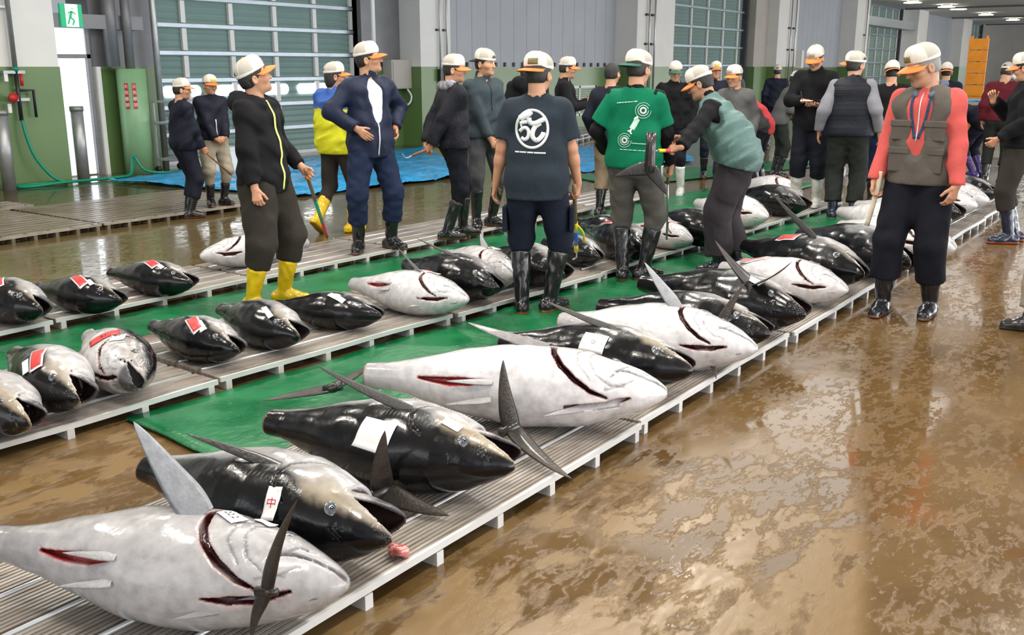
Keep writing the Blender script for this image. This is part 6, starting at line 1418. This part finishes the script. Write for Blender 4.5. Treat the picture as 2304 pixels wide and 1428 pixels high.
p = person('notes', 'man in black writing in a notebook, wearing white boots and orange-brimmed cap', 1814, 463, PD + .002, 1.009, face=-168, head=(8, 22, 0), feet=((-.10, .0, 8), (.12, .06, 14)),
    arms=dict(r=dict(w=(.06, .30, 1.16), e=(.8, -.3, -.7), d=(-.7, .5, .0), n=(0, -.2, -1), curl=1.0), l=dict(w=(-.10, .26, 1.12), e=(-.8, -.3, -.7), d=(.6, .6, 0), n=(0, 0, 1), curl=.6)),
    top=dict(mat='black_cotton', hem=-.10, g=.030, collar=.03, fold=.012), pants=dict(mat='black_trousers', loose=.035, to=.42), boots=dict(col=(.62, .63, .60), sole=(.5, .5, .48), top=.42, r=.074, dirty=True), cap=CAP(badge='badge_grey', tilt=4), lod=1.1)
c = world(p, V3(0.0, .37, 1.175)); o_ = empty('notebook', c, p['yaw'], 'small white notebook in the hands of the man in black', 'notebook'); bevel(MB().box((-.06, -.045, -.004), (.06, .045, .004)).build('pages', 'paper', o_), .002); MB().tube([(.045, .0, .005), (.075, -.03, .10)], .004, 8).build('pen', 'phone_black', o_, True)
p = person('puffy', 'man in quilted black puffy vest with grey sleeves, back to the camera', 1893, 492, 0, 1.000, face=4, head=(28, 0, 0), feet=((-.10, .0, 8), (.11, .0, -10)), arms=dict(l=dict(w=(-.30, .0, .93)), r=dict(w=(.30, .02, .93))),
    top=dict(mat='sleeve_grey', g=.028, hem=.0, name='sweater'), vest=dict(mat='puffy_black', g=.048, hem=-.04, collar=.04, fold=.004), pants=dict(mat='olive_dark', loose=.036, to=.8), boots=dict(col=(.012, .016, .035), top=.28), cap=CAP(yaw=-62 - 28, badge='badge_yellow'), fat=1.12, lod=1.1)
for k in range(11): on_cloth(p, 'vest', [p['tor'](-.20, -.2, .0 + k * .048), p['tor'](0, -.22, .0 + k * .048), p['tor'](.20, -.2, .0 + k * .048)], (0, -1, 0), .006, 'seam_dark', 'quilt_seam', .001)
p = person('behindnavy', 'man in black jacket and navy trousers between the puffy vest and the coral sweater', 0, 0, 0, 0.951, xy=tuple(at(1980, 462)[:2]), face=-10, head=(0, 10, 0), top=dict(mat='black_cotton', g=.03), pants=dict(mat='navy_trousers', loose=.025, to=.5), boots=BB, cap=CAP(yaw=180), lod=1.3, arms=dict(r=dict(w=(.30, .12, 1.05), e=(.6, -.8, -.3), curl=1.1, grip=True), l=dict(w=(-.26, .1, .92))))
h = palm(p, 'r'); e = at(1932, 343, 0.84); e = h - rt * .34 + V3(0, 0, -.30); d = unit(e - h)
rod('hook_pole', 'wooden hook pole pointing down left beside the coral sweater', 'pole', [('handle', [h - d * .08, along(h, e, .8)], .014, 'wood_handle'), ('hook', [along(h, e, .8), e, e + V3(0, 0, .04)], .007, 'phone_black')], 'hook poles')
p = person('behindvest', 'person whose white cap shows just behind the vest man\'s neck', 0, 0, 0, 0.946, xy=gp(2104, 14.4), face=0, top=dict(mat='navy_dark', g=.03), pants=dict(mat='navy_dark'), boots=dict(col=(.05, .03, .14), top=.36), cap=CAP(yaw=180), lod=1.5)
p = person('crouch', 'person in dark clothes and purple boots bent over behind the vest man\'s arm', 0, 0, 0, 0.917, xy=tuple(at(2196, 398)[:2]), face=-60, lean=62, crouch=.08, head=(0, 20, 0), top=dict(mat='navy_dark', g=.03), pants=dict(mat='navy_dark', loose=.02, to=.4), boots=dict(col=(.06, .035, .17), sole=(.06, .04, .15), top=.38), hair='short', lod=1.5, arms=dict(l=dict(w=(-.15, .62, .55)), r=dict(w=(.15, .62, .55))))
p = person('maroon', 'man in maroon sweater near the right edge, head bent', 0, 0, 0, 0.951, xy=tuple(at(2232, 412)[:2]), face=10, head=(20, 18, 0), top=dict(mat='maroon', g=.024, hem=-.02), pants=dict(mat='olive_dark', loose=.025, to=.6), boots=dict(col=(.015, .014, .014), top=.32), cap=CAP(), lod=1.3)
p = person('edge', 'man in black jacket with yellow piping and face mask at the right edge', 2268, 545, 0, 0.989, face=-100, head=(25, 14, 0), feet=((-.09, .02, 10), (.10, -.06, 4)), arms=dict(l=dict(w=(-.20, .22, .98), e=(-.5, -.8, -.4), d=(.3, .6, -.6), curl=.7), r=dict(w=(.16, .25, 1.3), e=(.8, -.2, -.8), d=(-.2, .3, .9), curl=1.0)),
    top=dict(mat='black_cotton', g=.032, hem=-.04, fold=.012), pants=dict(mat='charcoal_brown', loose=.03, to=.45), boots=dict(col=(.012, .018, .045), sole=(.45, .10, .03), top=.42), cap=CAP(badge='badge_dark'), lod=1.1)
on_cloth(p, 'top', [p['tor'](.19, .05, .45), p['tor'](.20, .06, .25), p['tor'](.19, .05, .02)], (1, .3, 0), .012, 'tape_yellow', 'piping'); B = Blob(); H = p['H']; B.ell(H(0, .07, -.052), V3(.045, .045, .040), .02, p['RH']); v, q = B.mesh(.007); mk('face_mask', v, q, 'mask_white', p['root'])
p = person('patterned', 'person in patterned sleeve and beige trousers cut off by the right edge', 2372, 742, 0, 0.960, face=-95, head=(0, 0, 0), feet=((-.1, .14, 0), (.1, -.05, 0)), arms=dict(l=dict(w=(-.23, .10, .89), d=(.1, .25, -1), n=(.9, 0, 0), curl=.6, fine=.9), r=dict(w=(.2, .1, .9))), top=dict(mat='patterned', g=.024, hem=-.06), pants=dict(mat='beige', loose=.03, to=.86), boots=dict(col=(.02, .018, .018), top=.14, sole=(.05, .05, .05)), cap=CAP(), lod=1.0)
